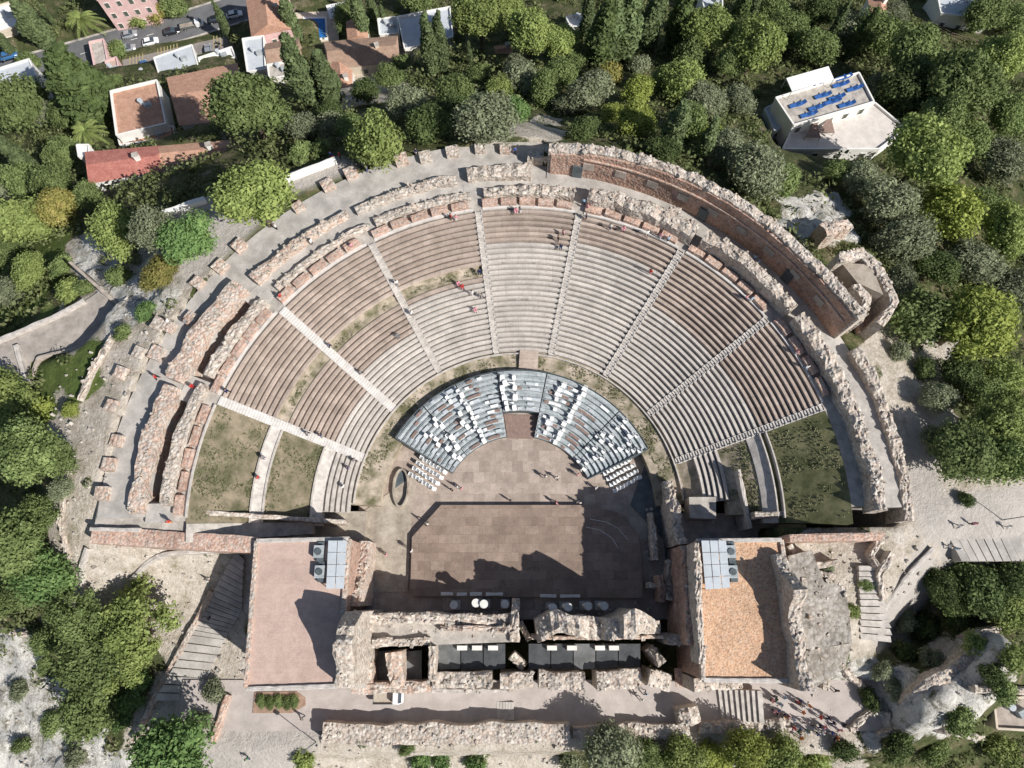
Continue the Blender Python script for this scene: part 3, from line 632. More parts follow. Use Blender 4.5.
for i, (a, b, lb) in enumerate(STN):
    c0 = PT(16, (a + b) / 2); root = empty('metal_stand', (c0[0], c0[1], 0), lb, 'seating stand', 'blocks of the temporary metal seating stand')
    for k in range(NS_):
        r = 11.8 + k * .76
        if i == 3 and k < 5: continue
        z = stz(r); mb = MB(); n = 6
        ring(mb, [(r, z - .28), (r, z), (r + .50, z), (r + .50, z - .16), (r + .77, z - .16), (r + .77, z - .28)], a + .25, b - .25, n)
        mb.build('deck_tier', M['steel'], root)
        bm_ = MB(); ring(bm_, [(r + .04, z + .0), (r + .04, z + .10), (r + .30, z + .10), (r + .30, z + .0)], a + 1, b - 1, n)
        if (i in (1, 2, 4, 5) and k % 3 != 1 and k < 11 and rng.random() < .6):
            aa = a + 1 + rng.random() * (b - a) * .3; bb = aa + (b - a) * (.3 + .3 * rng.random()); cu = MB(); ring(cu, [(r + .05, z + .11), (r + .05, z + .2), (r + .45, z + .2), (r + .45, z + .11)], aa, bb, 5); cu.build('cushion_strip', M['brownseat'], root)
        bm_.build('bench_rail', M['steel'], root)
        for q in range(rng.integers(0, 4)):
            aa = a + 1 + rng.random() * (b - a - 5); bb = aa + rng.uniform(1.5, 5); cu = MB(); o1 = rng.uniform(.06, .12); ring(cu, [(r + .05, z + o1), (r + .05, z + o1 + .09), (r + .48, z + o1 + .09), (r + .48, z + o1)], aa, min(bb, b - .5), 4); cu.build('seat_cover', M[('white', 'lightgrey', 'lightgrey', 'brownseat')[rng.integers(0, 4)]], root)
    def sk(pr, a_, b_, n_2): q = MB(); ring(q, pr, a_, b_, n_2); q.build('skirt', M['steel_dark'], root)
    sk([(11.75, 0), (11.75, .45), (11.82, .45), (11.82, 0)] if i != 3 else [(15.6, 0), (15.6, 1.5), (15.68, 1.5), (15.68, 0)], a + .1, b - .1, 6); sk([(21.75, 0), (21.75, 3.2), (21.85, 3.2), (21.85, 0)], a + .1, b - .1, 6)
    if i == 6: sk([(11.8, 0), (11.8, .9), (21.6, 3.5), (21.6, 0)], b, b + .35, 1)
    if i == 0: sk([(11.8, 0), (11.8, .9), (21.6, 3.5), (21.6, 0)], a - .35, a, 1)
sheet('pit_floor', [PT(11.6, -8.5), PT(15.5, -8.5), PT(15.5, 11.5), PT(11.6, 11.5)], .12, M['brownseat'])
# white seats
root = empty('white_seat', (0, 0, 0), '', 'chair')
MB().box((0, 0, .43), (.5, .48, .06)).build('seat', M['white'], root)
MB().box((0, .25, .68), (.5, .06, .46), 0, 0, .85).build('backrest', M['white'], root)
MB().box((0, 0, .2), (.42, .40, .4), 0, 0, .8).build('base', M['white'], root)
chk = kids(root); first = [True]
G_CH = 'white plastic seats on the metal stand'
def seat_at(r, th, lab, z=None, s=1.3, grp=G_CH):
    if z is None: th += random.uniform(-.9, .9); s *= random.uniform(.75, 1.2)
    if z is None and random.random() < .1: return
    p = PT(r, th); loc = (p[0], p[1], stz(r) + .0 if z is None else z); rz = -R(th) + random.uniform(-.15, .15)
    if first[0]: first[0] = False; root.location = loc; root.rotation_euler = (0, 0, rz); root['label'] = lab; root['group'] = grp; root.scale = (s, s, s); return
    copy_tree(root, loc, rz, lab, grp, chk, (s, s, s))
LA = 'white seat in the lines left of the centre pit'; LB = 'white seat beside the central brown pit'; LC = 'white seat in the lines just right of the centre pit'; LD = 'white seat scattered on the right end block of the metal stand'; LE = 'white seat in the two slanting lines on the left end block of the stand'
for k in range(12): seat_at(11.95 + k * .76, -26.6 - (.6 if k % 2 else 0), LA)
for k in (4, 5, 7, 8, 10, 11): seat_at(11.95 + k * .76, -32, LA)
for k in range(2, 10): seat_at(11.95 + k * .76, -43.5, LE)
for k in range(0, 9, 1): seat_at(12 + k * .76, -49 - k * .25, LE) if k not in (2,) else None
for k in range(5, 12): seat_at(11.95 + k * .76, -7, LB); (seat_at(11.95 + k * .76, -1.5, LB) if k % 2 else None)
for k in range(0, 13): seat_at(11.95 + k * .76, 29 + .5 * (k % 2), LC)
for k in (0, 1, 2, 3, 4, 6, 8, 9, 10, 11): seat_at(11.95 + k * .76, 19.5, LC)
for k in range(13):
    for t in ((55,) if k % 2 else (51, 58.5)) + ((62.5,) if k > 8 else ()) + ((47.5,) if k in (3, 6, 7) else ()): seat_at(11.95 + k * .76, t + .6 * (k % 3), LD)
for r0_, th0_, lb in ((0, 0, 'pinkish white chair stored in the packed rows at the left end of the stand'), (1, 0, 'pinkish white chair stored in the packed rows at the right end of the stand')):
    cx_, cy_ = unp(428, 474, .3) if r0_ == 0 else unp(622, 476, .3); da = R(-32) if r0_ == 0 else R(28)
    for a_ in range(8):
        for b_2 in range(4 if r0_ == 0 else 5):
            x = (a_ - 3.5) * .62; y = (b_2 - 1.5) * 1.0 + .15 * random.random()
            X = cx_ + x * math.cos(da) - y * math.sin(da); Y = cy_ + x * math.sin(da) + y * math.cos(da)
            rr_, tt_ = POL(X, Y); seat_at(rr_, tt_, lb, z=.02, s=1.15, grp='stored chairs beside the stand')

# ------------------------------------------------------------------ stage
sp_ = UP([(410, 596), (412, 537), (441, 505), (588, 505), (618, 513), (640, 538), (643, 598)], 1.0)
root = empty('stage', (0, 6, 0), 'large raised brown boarded stage in front of the scene building', 'stage')
MB().prism(sp_, .82, 1.0).build('deck', M['stagewood'], root)
c_ = np.mean(sp_, 0); MB().prism([(c_[0] + (x - c_[0]) * .985, c_[1] + (y - c_[1]) * .985) for x, y in sp_], 0.003, .82).build('skirt', M['steel_dark'], root)
for pts, lb in (([(590, 519), (606, 522), (618, 528), (628, 540)], 'thin pale cable curving over the right of the stage'), ([(586, 527), (600, 530), (612, 538), (618, 548)], 'second pale cable on the stage, nearer the middle')):
    mb = MB(); q = [(*unp(x, y, 1.0), 1.03) for x, y in pts]
    for a, b in zip(q, q[1:]): mb.tube(a, b, .035, n=5)
    tag(mb.build('cable', M['white']), lb, 'cable')
# well / oval hole left of the orchestra; flat dark patch paints its shade
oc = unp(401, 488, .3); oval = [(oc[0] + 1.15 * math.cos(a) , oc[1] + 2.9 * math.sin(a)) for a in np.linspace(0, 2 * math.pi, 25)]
root = empty('shaft', (oc[0], oc[1], 0), 'narrow oval shaft left of the orchestra, thin stone rim, depth painted as dark patch', 'shaft')
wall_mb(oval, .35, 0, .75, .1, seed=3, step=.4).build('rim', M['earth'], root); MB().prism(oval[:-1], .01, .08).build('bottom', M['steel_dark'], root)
# parodos floors, earth on the left and dark grey on the right
sheet('parodos_floor', UP([(352, 520), (420, 470), (412, 500), (408, 592), (360, 592)], .06), .10, M['earth'])
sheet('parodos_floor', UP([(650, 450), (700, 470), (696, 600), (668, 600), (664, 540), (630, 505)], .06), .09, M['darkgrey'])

# ------------------------------------------------------------------ side halls
def hall(name, label, corners, z, mat, lights, roofname='roof'):
    P = [unp(x, y, z) for x, y in corners]; c = np.mean(P, 0)
    root = empty(name, (c[0], c[1], 0), label, 'building')
    wl = MB(); n = 4
    MB().prism(P, -2, z - .3).build('wall', M['brickwall'], root)
    Q = [(c[0] + (x - c[0]) * .985, c[1] + (y - c[1]) * .985) for x, y in P]
    MB().prism(Q, z - .29, z).build('roof', mat, root)
    for i in range(4):
        a, b = P[i], P[(i + 1) % 4]; wall_mb([a, b], .55, z - .6, z + .35, .1, seed=i + 2, step=.5, wob=.1).build('parapet', M['rubble_pink' if i % 2 else 'stair'], root)
    return root
hl = hall('side_hall', 'left side hall with a flat pinkish terracotta roof terrace', [(257, 541), (349, 539), (337, 686), (246, 689)], 13, M['pinkroof'], None)
hr = hall('side_hall', 'right side hall with an orange tiled roof and shaded right edge', [(697, 541), (781, 540), (800, 681), (703, 680)], 13, M['orangeroof'], None)
def rooflight(label, px, z, nx_, ny_, dark=True):
    P = [unp(x, y, z) for x, y in px]; c = np.mean(P, 0); root = empty('roof_shelter', (c[0], c[1], z), label, 'roof shelter')
    A = [Vector((*P[0], 0)), Vector((*P[1], 0)), Vector((*P[2], 0)), Vector((*P[3], 0))]
    def at(u, v, h): q = A[0].lerp(A[1], u).lerp(A[3].lerp(A[2], u), v); return (q.x, q.y, h)
    for i in range(nx_):
        for j in range(ny_):
            e = .04; mb = MB(); q = [at((i + e) / nx_, (j + e * .5) / ny_, 0), at((i + 1 - e) / nx_, (j + e * .5) / ny_, 0), at((i + 1 - e) / nx_, (j + 1 - e * .5) / ny_, 0), at((i + e) / nx_, (j + 1 - e * .5) / ny_, 0)]
            mb.prism([p[:2] for p in q], z + 1.0, z + 1.08 + .05 * ((i + j) % 2)); mb.build('roof_panel', M['lightgrey'], root)
    for u in (0.02, .98):
        for v in (0.02, .5, .98): p = at(u, v, z); MB().tube(p, (p[0], p[1], z + 1.0), .06).build('post', M['steel_dark'], root)
    return root
rooflight('pale grey glazed metal shelter on the corner of the pink roof terrace', [(330, 541), (349, 541), (346, 589), (328, 589)], 13, 2, 4)
rooflight('light grey metal shelter on the corner of the orange roof', [(699, 541), (724, 541), (728, 588), (703, 590)], 13, 3, 4)
def plant_unit(label, px, z):
    x, y = unp(*px, z); root = empty('roof_machine', (x, y, z), label, 'machine')
    MB().box((x, y, z + .5), (1.2, 1.6, .9)).build('housing', M['steel'], root); MB().tube((x, y, z + .95), (x, y, z + 1.08), .45, n=14).build('fan_ring', M['steel_dark'], root)
    for d in (-.8, .8): MB().box((x + .2, y + d * 1.3, z + .3), (.9, .5, .5)).build('duct', M['steel_dark'], root)
plant_unit('grey roof machine with a round fan beside the shelter, upper one', (320, 552), 13)
plant_unit('grey roof machine with a round fan beside the shelter, lower one', (321, 572), 13)
plant_unit('dark roof machine beside the metal shelter on the orange roof', (729, 552), 13)
plant_unit('dark roof machine at the lower corner of the shelter on the orange roof', (731, 572), 13)

# ------------------------------------------------------------------ scene building
G_S = 'ruined walls of the scene building'
def W(label, pts, width, z0, z1, mat='rubble', **kw):
    zt = z1 if not isinstance(z1, (list, tuple)) else sum(z1) / len(z1)
    kw.setdefault('group', G_S)
    return wall('scene_wall', label, [unp(x, y, zt) for x, y in pts], width, z0, z1, M[mat], **kw)
W('tall pale wall beside the pink roof terrace, casting a jagged shadow onto it', [(349, 612), (343, 690)], 2.2, 0, [16, 19.5, 20, 19, 17.5, 16], rough=.6, seed=5)
W('pinkish wall strip between the left hall and the stage', [(362, 540), (357, 606)], 1.6, 0, [5, 6.5, 9], 'rubble_pink', rough=.3)
W('thick pale front wall left of the stage centre', [(352, 618), (512, 620)], 1.4, 0, [9.5, 9, 9, 8, 7.5], rough=.5)
sheet('scene_terrace', UP([(360, 620), (512, 622), (512, 642), (430, 645), (354, 648)], 7.2), 7.2, M['ringwalk'], th=7.5)
sheet('room_floor', UP([(352, 649), (369, 649), (366, 688), (346, 690)], 6.9), 6.9, M['ringwalk'], th=7)
W('low inner wall of the left rooms', [(352, 645), (430, 641)], 1.0, 0, 8.0, rough=.3)
W('small dividing wall left of the dark covered rooms', [(366, 645), (366, 684)], 1.2, 0, [8.2, 7], 'rubble_pink', rough=.4)
W('dividing wall between the two dark covered rooms on the left', [(394, 652), (396, 686)], 1.9, 0, [8.5, 7], 'rubble_pink', rough=.5)
W('dividing wall at the left end of the long dark sheet roof', [(432, 646), (432, 682)], 1.0, 0, [8.4, 7.4], rough=.4)
W('pale stub closing the left front wall beside the central doorway', [(516, 598), (515, 642)], 1.2, 0, [6, 8.5, 8.0], rough=.6)
W('bright jagged front wall right of the central doorway, highest and broken', [(537, 632), (560, 622), (600, 628), (640, 624), (664, 628)], [2.2, 3, 2.4, 3.4, 1.4], 0, [9.5, 12.5, 12.2, 10.5, 13.8, 12.5, 9], 'rubble', rough=1.0, block=.8)
W('thin warm coloured wall edge behind the bright jagged wall', [(532, 638), (664, 637)], .5, 0, [8.5, 9.5, 8.5], 'rubble_pink', rough=.25)
W('low wall at the right end of the scene building in shadow', [(668, 640), (690, 640)], 1.2, 0, [8, 7.5], rough=.4)
W('red brick wall beside the right hall, tall and narrow', [(689, 545), (692, 645)], 1.6, 0, [9, 10.5, 11, 12], 'brickwall', rough=.4)
W('pale rubble wall along the left edge of the orange roof', [(697, 543), (699, 612), (703, 664)], .9, 10, [14.0, 14.3, 14.2], rough=.4)
for xs in ((372, 392), (402, 422)):
    sheet('room_cover', UP([(xs[0], 652), (xs[1], 650), (xs[1], 684), (xs[0] - 2, 684)], 3), 3.4, M['darkgrey'], kind=None, label='dark grey cover over a sunken room, ' + ('left of the pair' if xs[0] < 390 else 'right of the pair'), cat='cover')
root = empty('corridor_roof', (*unp(560, 655, 4), 3), 'long dark sheet metal roof over the corridor behind the scene wall', 'roof')
for k in (0, 1, 2, 4, 5, 6, 7, 8):
    x0 = 438 + k * 22.6; MB().prism(UP([(x0 + .4, 644), (x0 + 22, 644), (x0 + 22, 669), (x0 + .4, 670)], 5), 4.4 + .06 * (k % 2), 4.6 + .06 * (k % 2)).build('roof_sheet', M['darkroof' if k % 3 else 'darkgrey'], root)
for i, x in enumerate((462, 477, 493, 552, 572, 600, 614)):
    c = unp(x, 648, 5.2); mb = MB().box((c[0], c[1], 4.95), (1.35, .6, .7)); tag(mb.build('marble_block', M['marble']), f'white marble block on the dark corridor roof, {["first","second","third","fourth","fifth","sixth","last"][i]} from the left', 'stone block', 'white marble blocks along the corridor')
W('back wall of the scene building, left stretch by the small truck', [(352, 688), (430, 687)], 1.4, 0, [6.5, 5.5], 'rubble_pink', rough=.4)
W('buff back wall stretch with a doorway at its right end', [(432, 681), (492, 680)], 2.0, 0, [6, 6.5], rough=.5)
W('short back wall between two doorways', [(500, 681), (533, 681)], 1.9, 0, [6.2, 6], rough=.5)
W('back wall stretch left of the centre of the street', [(539, 680), (585, 681)], 2.3, 0, [6, 6.6], rough=.5)
W('pale back wall stretch with tufts on top right of centre', [(597, 681), (642, 680)], 2.4, 0, [6.4, 6.6, 6], rough=.6)
W('slanting last piece of the back wall beside a red brick passage', [(648, 677), (672, 684)], 2.2, 0, [7, 5.5], rough=.6)
W('corner rubble wall below the orange roof', [(692, 684), (720, 682), (745, 685)], 1.8, 0, [8, 7, 6], rough=.6)
sheet('brick_ramp', UP([(674, 668), (688, 668), (690, 687), (676, 687)], 1), 1.2, M['brick'])
W('low wall with small openings along the street behind the scene building', [(432, 691), (512, 691)], .5, 0, 1.3, 'stair', rough=.2)
# broad ruined mass right of the orange roof
W('worn jagged wall along the right of the orange roof hall, casting shade on the tiles', [(785, 553), (793, 590), (800, 640), (806, 690)], [1.3, 1.6, 1.5, 1.8], 2, [14.5, 15.5, 19, 16, 15.8, 15.8, 16, 17.5], 'rubble', rough=.4, seed=8)
sheet('ruin_terrace', UP([(788, 556), (812, 550), (824, 582), (846, 586), (852, 642), (812, 650), (802, 648)], 12), 12.0, M['earthpale'], th=9)
sheet('ruin_terrace', UP([(805, 651), (852, 643), (845, 668), (812, 690)], 9), 9.0, M['earthpale'], th=8)
W('low wall along the right of the ruin terrace', [(842, 586), (850, 640)], .8, 5, [12, 11.5], rough=.3)
W('low ragged wall in the deep shade right of the stage', [(652, 512), (656, 560)], .9, 0, [1.8, 3.2, 2.2], rough=.6)
W('second low wall in the deep shade, nearer the right hall', [(672, 560), (668, 600)], 1.0, 0, [3.2, 2.4, 4], rough=.6)
W('cross wall in the shade at the lower right of the stage', [(648, 585), (686, 588)], .8, 0, [2.4, 3.4], rough=.5)
W('short brick stub between the stage and the right hall', [(660, 575), (664, 602)], 1.0, 0, [4.2, 3.5], 'brickwall', rough=.4)
W('broken cross wall above the left dark room', [(372, 642), (392, 641)], .8, 5, [8.6, 8.2], rough=.4)
W('weathered niche wall at the right end of the left front wall', [(440, 628), (510, 629)], .7, 5, [8.2, 9.2, 8.0, 8.6], 'rubble_pink', rough=.5)
W('fallen wall piece in the central doorway', [(520, 622), (530, 640)], .9, 0, [2.5, 3.5], rough=.6)
W('low wall crossing the corridor between its two dark roofs', [(512, 655), (524, 668)], 1.2, 0, [5, 4], rough=.6)
W('worn masonry pier at the corridor end in shadow', [(650, 648), (662, 664)], 1.6, 0, [4.5, 6], rough=.7)
# stage columns and bases
def column(px, h, r, label, zb=0, broken=True):
    x, y = unp(*px, zb + h); root = empty('column', (x, y, zb), label, 'column', 'marble columns before the scene wall')
    MB().box((x, y, zb + .3), (r * 3.2, r * 3.2, .6)).build('base', M['stair'], root)
    mb = MB(); mb.tube((x, y, zb + .6), (x, y, zb + h), r, r * .88, 16); mb.build('shaft', M['marble'], root, smooth=False)
    MB().tube((x, y, zb + h), (x, y, zb + h + .35), r * 1.25, r * 1.4, 10).build('capital', M['marble'], root)
for px, h, lb in (((454, 605), 4.0, 'leftmost pale column standing in the shade before the scene wall'), ((476, 603), 6.5, 'second column from the left before the scene wall'), ((484, 604), 6.8, 'third column from the left, next to its taller twin'), ((505, 604), 5.0, 'column nearest the central doorway'),
                  ((553, 608), 8, 'column right of the central doorway, mostly shaded'), ((568, 607), 8, 'second shaded column right of the doorway'), ((588, 606), 6, 'third shaded column right of the doorway'), ((604, 606), 6, 'fourth shaded column right of the doorway')): column(px, h, .42, lb)
for i, (x0, x1, y) in enumerate([(441, 453, 594), (457, 467, 594), (470, 482, 594), (486, 503, 594), (540, 556, 596), (560, 580, 596)]):
    a, b = unp(x0, y, .9), unp(x1, y, .9); wall('stone_bench', f'low pale stone slab at the back edge of the stage, {["first","second","third","fourth","fifth","last"][i]} from the left', [a, b], .5, 0, 1.25, M['marble'], cat='stone block', rough=.05, group='slabs along the back of the stage')
for i, p_ in enumerate([(724, 505), (722, 512)]):
    pass
mb = MB().prism(UP([(689, 497), (716, 497), (716, 519), (690, 518)], 5), 0, 5.0); tag(mb.build('concrete_block', M['ringwalk']), 'square flat topped masonry block below the right grass slopes', 'block')
W('dark ragged wall between the right hall and the orchestra', [(672, 478), (676, 520), (680, 545)], 1.4, 0, [4, 7, 8.5], 'rubble', rough=.8)
W('short wall in the shade above the orange roof', [(755, 515), (785, 513)], .8, 4, 9, 'rubble', rough=.3)
W('stone edge wall along the ramp beside the dark grass slope', [(738, 470), (752, 528)], .5, 2, [8, 7.5, 7], 'stair', rough=.15)

# ------------------------------------------------------------------ street and lower walls
sheet('street', [(-47, -11.2), (52, -11.2), (52, -17.8), (-47, -17.8)], 0, M['road'], th=.6)
W('long rubble wall below the street with a flat mossy top', [(322, 735), (570, 734)], 2.4, -8, [2.3, 2.5, 2.4, 2.5], 'rubble', rough=.22, seed=31, group='walls along the street')
W('continuation of the street wall towards the trees', [(573, 735), (690, 731)], 2.0, -8, [1.6, 1.4], 'rubble', rough=.4, group='walls along the street')
W('low broken wall along the right part of the street', [(700, 728), (790, 724)], 1.6, -8, [1.2, 1.4], 'rubble', rough=.6, group='walls along the street')
W('rock lump leaning over the street near its right end', [(678, 718), (700, 714)], 2.2, -2, [2.2, 3.2, 2.2], 'rubble', rough=.8, group='walls along the street')
def steps(label, px, z0, z1, n, mat, along='x', name='steps'):
    P = [unp(x, y, (z0 + z1) / 2) for x, y in px]; A, B, C_, D = [Vector(p) for p in P]; mb = MB()
    for k in range(n):
        u0, u1 = k / n, (k + .97) / n; z = z0 + (z1 - z0) * (k + .5) / n
        q = [A.lerp(B, u0), A.lerp(B, u1), D.lerp(C_, u1), D.lerp(C_, u0)]; mb.prism([tuple(p) for p in q], z - 1.6, z)
    return tag(mb.build(name, mat), label, 'steps')
steps('flight of pale steps at the right end of the street', [(720, 690), (760, 690), (762, 722), (724, 722)], .15, 2.4, 8, M['stair'])
steps('three narrow steps in the shade of the street beside the long wall', [(497, 702), (514, 702), (514, 720), (497, 720)], .02, .35, 6, M['stair'])
def trail_steps(label, left, right, n, mat, dz=.25, name='steps'):
    def al(P, t): x = t * (len(P) - 1); i = min(int(x), len(P) - 2); f = x - i; return P[i][0] * (1 - f) + P[i + 1][0] * f, P[i][1] * (1 - f) + P[i + 1][1] * f
    mb = MB(); pr = []
    for k in range(n + 1): a, b = U(*al(left, k / n)), U(*al(right, k / n)); pr.append((a, b))
    for k in range(n):
        (a, b), (c, d) = pr[k], pr[k + 1]; z = max(a[2], b[2], c[2], d[2]) * .6 + .4 * (a[2] + b[2]) / 2 + dz
        e = lambda p, q, f=.86: (p[0] + (q[0] - p[0]) * f, p[1] + (q[1] - p[1]) * f)
        mb.prism([a[:2], b[:2], e(b, d), e(a, c)], z - 1.8, z)
    return tag(mb.build(name, mat), label, 'steps')
trail_steps('wide stepped path descending on the lower left beside the pink roof hall', [(236, 552), (212, 596), (192, 635), (160, 700)], [(246, 560), (243, 610), (225, 640), (196, 702)], 24, M['walk'])
trail_steps('grey path steps at the far right in the shade', [(950, 534), (1034, 530)], [(950, 562), (1034, 562)], 10, M['walk'], .12)
trail_steps('pale wooden walkway with cross bars right of the ruin terrace', [(856, 566), (858, 600), (860, 640)], [(878, 566), (880, 600), (880, 642)], 12, M['stair'], .6)
def ground_wall(label, px, width, h, mat, n=8, sink=1.5, rough=.12, name='low_wall', cat='wall', group=None):
    P = []
    for i in range(n + 1):
        x = i / n * (len(px) - 1); j = min(int(x), len(px) - 2); f = x - j; P.append(U(px[j][0] * (1 - f) + px[j + 1][0] * f, px[j][1] * (1 - f) + px[j + 1][1] * f, h))
    return wall(name, label, [p[:2] for p in P], width, [p[2] - sink for p in P], [p[2] + h for p in P], mat, cat=cat, rough=rough, group=group)
ground_wall('long thin pinkish wall running diagonally beside the wide steps at lower left', [(211, 592), (186, 640), (152, 700), (132, 742)], .8, .9, M['rubble_pink'])
ground_wall('short buff wall at lower left between the steps and the plaza', [(228, 695), (212, 742)], .8, .9, M['brick'])
ground_wall('pale wall bordering the footpath on the left below the brick end wall', [(86, 548), (80, 568), (82, 592)], .5, .8, M['stair'])
ground_wall('curved low wall of the path below the long pink brick wall', [(130, 580), (145, 562), (165, 553), (252, 549)], .6, .9, M['stair'])
ground_wall('low pale wall along the left edge of the sloping ramp at right', [(934, 548), (908, 575), (886, 612), (874, 640)], .5, .8, M['stair'])
ground_wall('broken stone wall under the right brick wall, curving by a dark pit', [(790, 545), (800, 560), (822, 566), (838, 562)], .8, 1.6, M['rubble'], rough=.3)
ground_wall('ragged stone edge left of the pale ramp', [(893, 552), (880, 575), (885, 600)], 1.0, 1.5, M['rubble'], rough=.5)
for lb, q, wd, h in (('broken wall running down the stony slope below the ruin terrace', [(822, 655), (830, 672), (826, 690)], 1.0, 1.3), ('low broken wall beside the rocky path at lower right', [(842, 664), (866, 690)], .9, 1.2), ('curved broken wall right of the right brick wall end', [(880, 540), (872, 556), (878, 566)], .9, 1.4),
   ('short broken wall in the pit below the right brick wall', [(812, 572), (836, 576)], .8, 1.8), ('ruined wall edge on top of the pale ridge', [(905, 706), (940, 680), (980, 652)], 1.6, 1.3), ('upper broken wall among bushes at the right end', [(968, 640), (1000, 628)], 1.0, 1.4), ('terrace wall above the small dark roofed house', [(975, 690), (1030, 690)], .8, 1.2), ('low terrace wall at the bottom right below the ridge', [(880, 735), (930, 728), (985, 738)], .8, 1.1),
   ('stone edge of the rocky path left of the pale ridge', [(852, 730), (872, 712), (890, 716)], .8, .9), ('terrace wall on the white rocks at lower left', [(10, 632), (60, 640)], .8, .9), ('dry stone wall on the left slope beside the lowest piers', [(66, 470), (58, 520), (66, 560)], .8, .9), ('dry stone wall along the path under the yellowing tree', [(112, 335), (90, 372), (78, 400)], .8, .8)):
    ground_wall(lb, q, wd, h, M['rubble'], rough=.5, name='broken_wall', group='broken field walls')
# old terrace with parapets at the far left
tp = UP([(-10, 345), (60, 318), (98, 292), (118, 308), (88, 345), (30, 362), (20, 420), (-10, 400)], 6.5)
sheet('lookout_terrace', tp, 6.5, M['lookout'], th=9)
for i, (q, lb) in enumerate([([(-6, 342), (55, 316), (84, 300)], 'parapet along the upper side of the lookout terrace on the left'), ([(70, 262), (118, 305), (88, 345), (38, 358), (24, 400)], 'dark topped parapet bending round the lookout terrace'), ([(16, 345), (26, 385)], 'cross wall on the lookout terrace')]):
    wall('parapet', lb, UP(q, 7.2), .6, -3, 7.3, M['stair'] if i != 1 else M['plaster'], rough=.08)
wall('low_wall', 'white boundary wall at the upper left corner of the terrace', [unp(162, 212, 13.4), unp(204, 198, 13.4)], .7, 11, 13.4, M['whitewash'], rough=.05)
wall('low_wall', 'white wall along the terrace between the two round trees', [unp(276, 180, 13.6), unp(335, 158, 13.6)], .6, 11.5, 13.6, M['whitewash'], rough=.05)
# bench circle in lower left plaza
bc = U(286, 702); mb = MB()
MB_ = MB().prism([(bc[0] - 4.5, bc[1] + 1.4), (bc[0] + 1.5, bc[1] + 1.4), (bc[0] + 2.8, bc[1] + .6), (bc[0] + 2.9, bc[1] - .4), (bc[0] + 1.2, bc[1] - 1.4), (bc[0] - 4.5, bc[1] - 1.4)], bc[2] - .5, bc[2] + .35)
o = MB_.build('flower_bed', M['terracotta_br']); tag(o, 'planted bed with a brown brick rim by the street end', 'flower bed')
bed = o
# lamp post
def lamp(label, px, h=4.2):
    x, y, z = U(*px); root = empty('street_lamp', (x, y, z), label, 'street lamp', 'lamp posts')
    MB().tube((x, y, z), (x, y, z + h), .07, .05).build('pole', M['steel_dark'], root)
    mb = MB().tube((x, y, z + h), (x, y, z + h + .1), .3, .3, 10).tube((x, y, z + h + .1), (x, y, z + h + .45), .22, .3, 10); mb.build('lantern', M['shutter'], root)
lamp('lamp post on the lower left plaza casting a long shadow', (316, 742), 6); lamp('lamp post on the dusty square at far right', (1002, 520), 5)

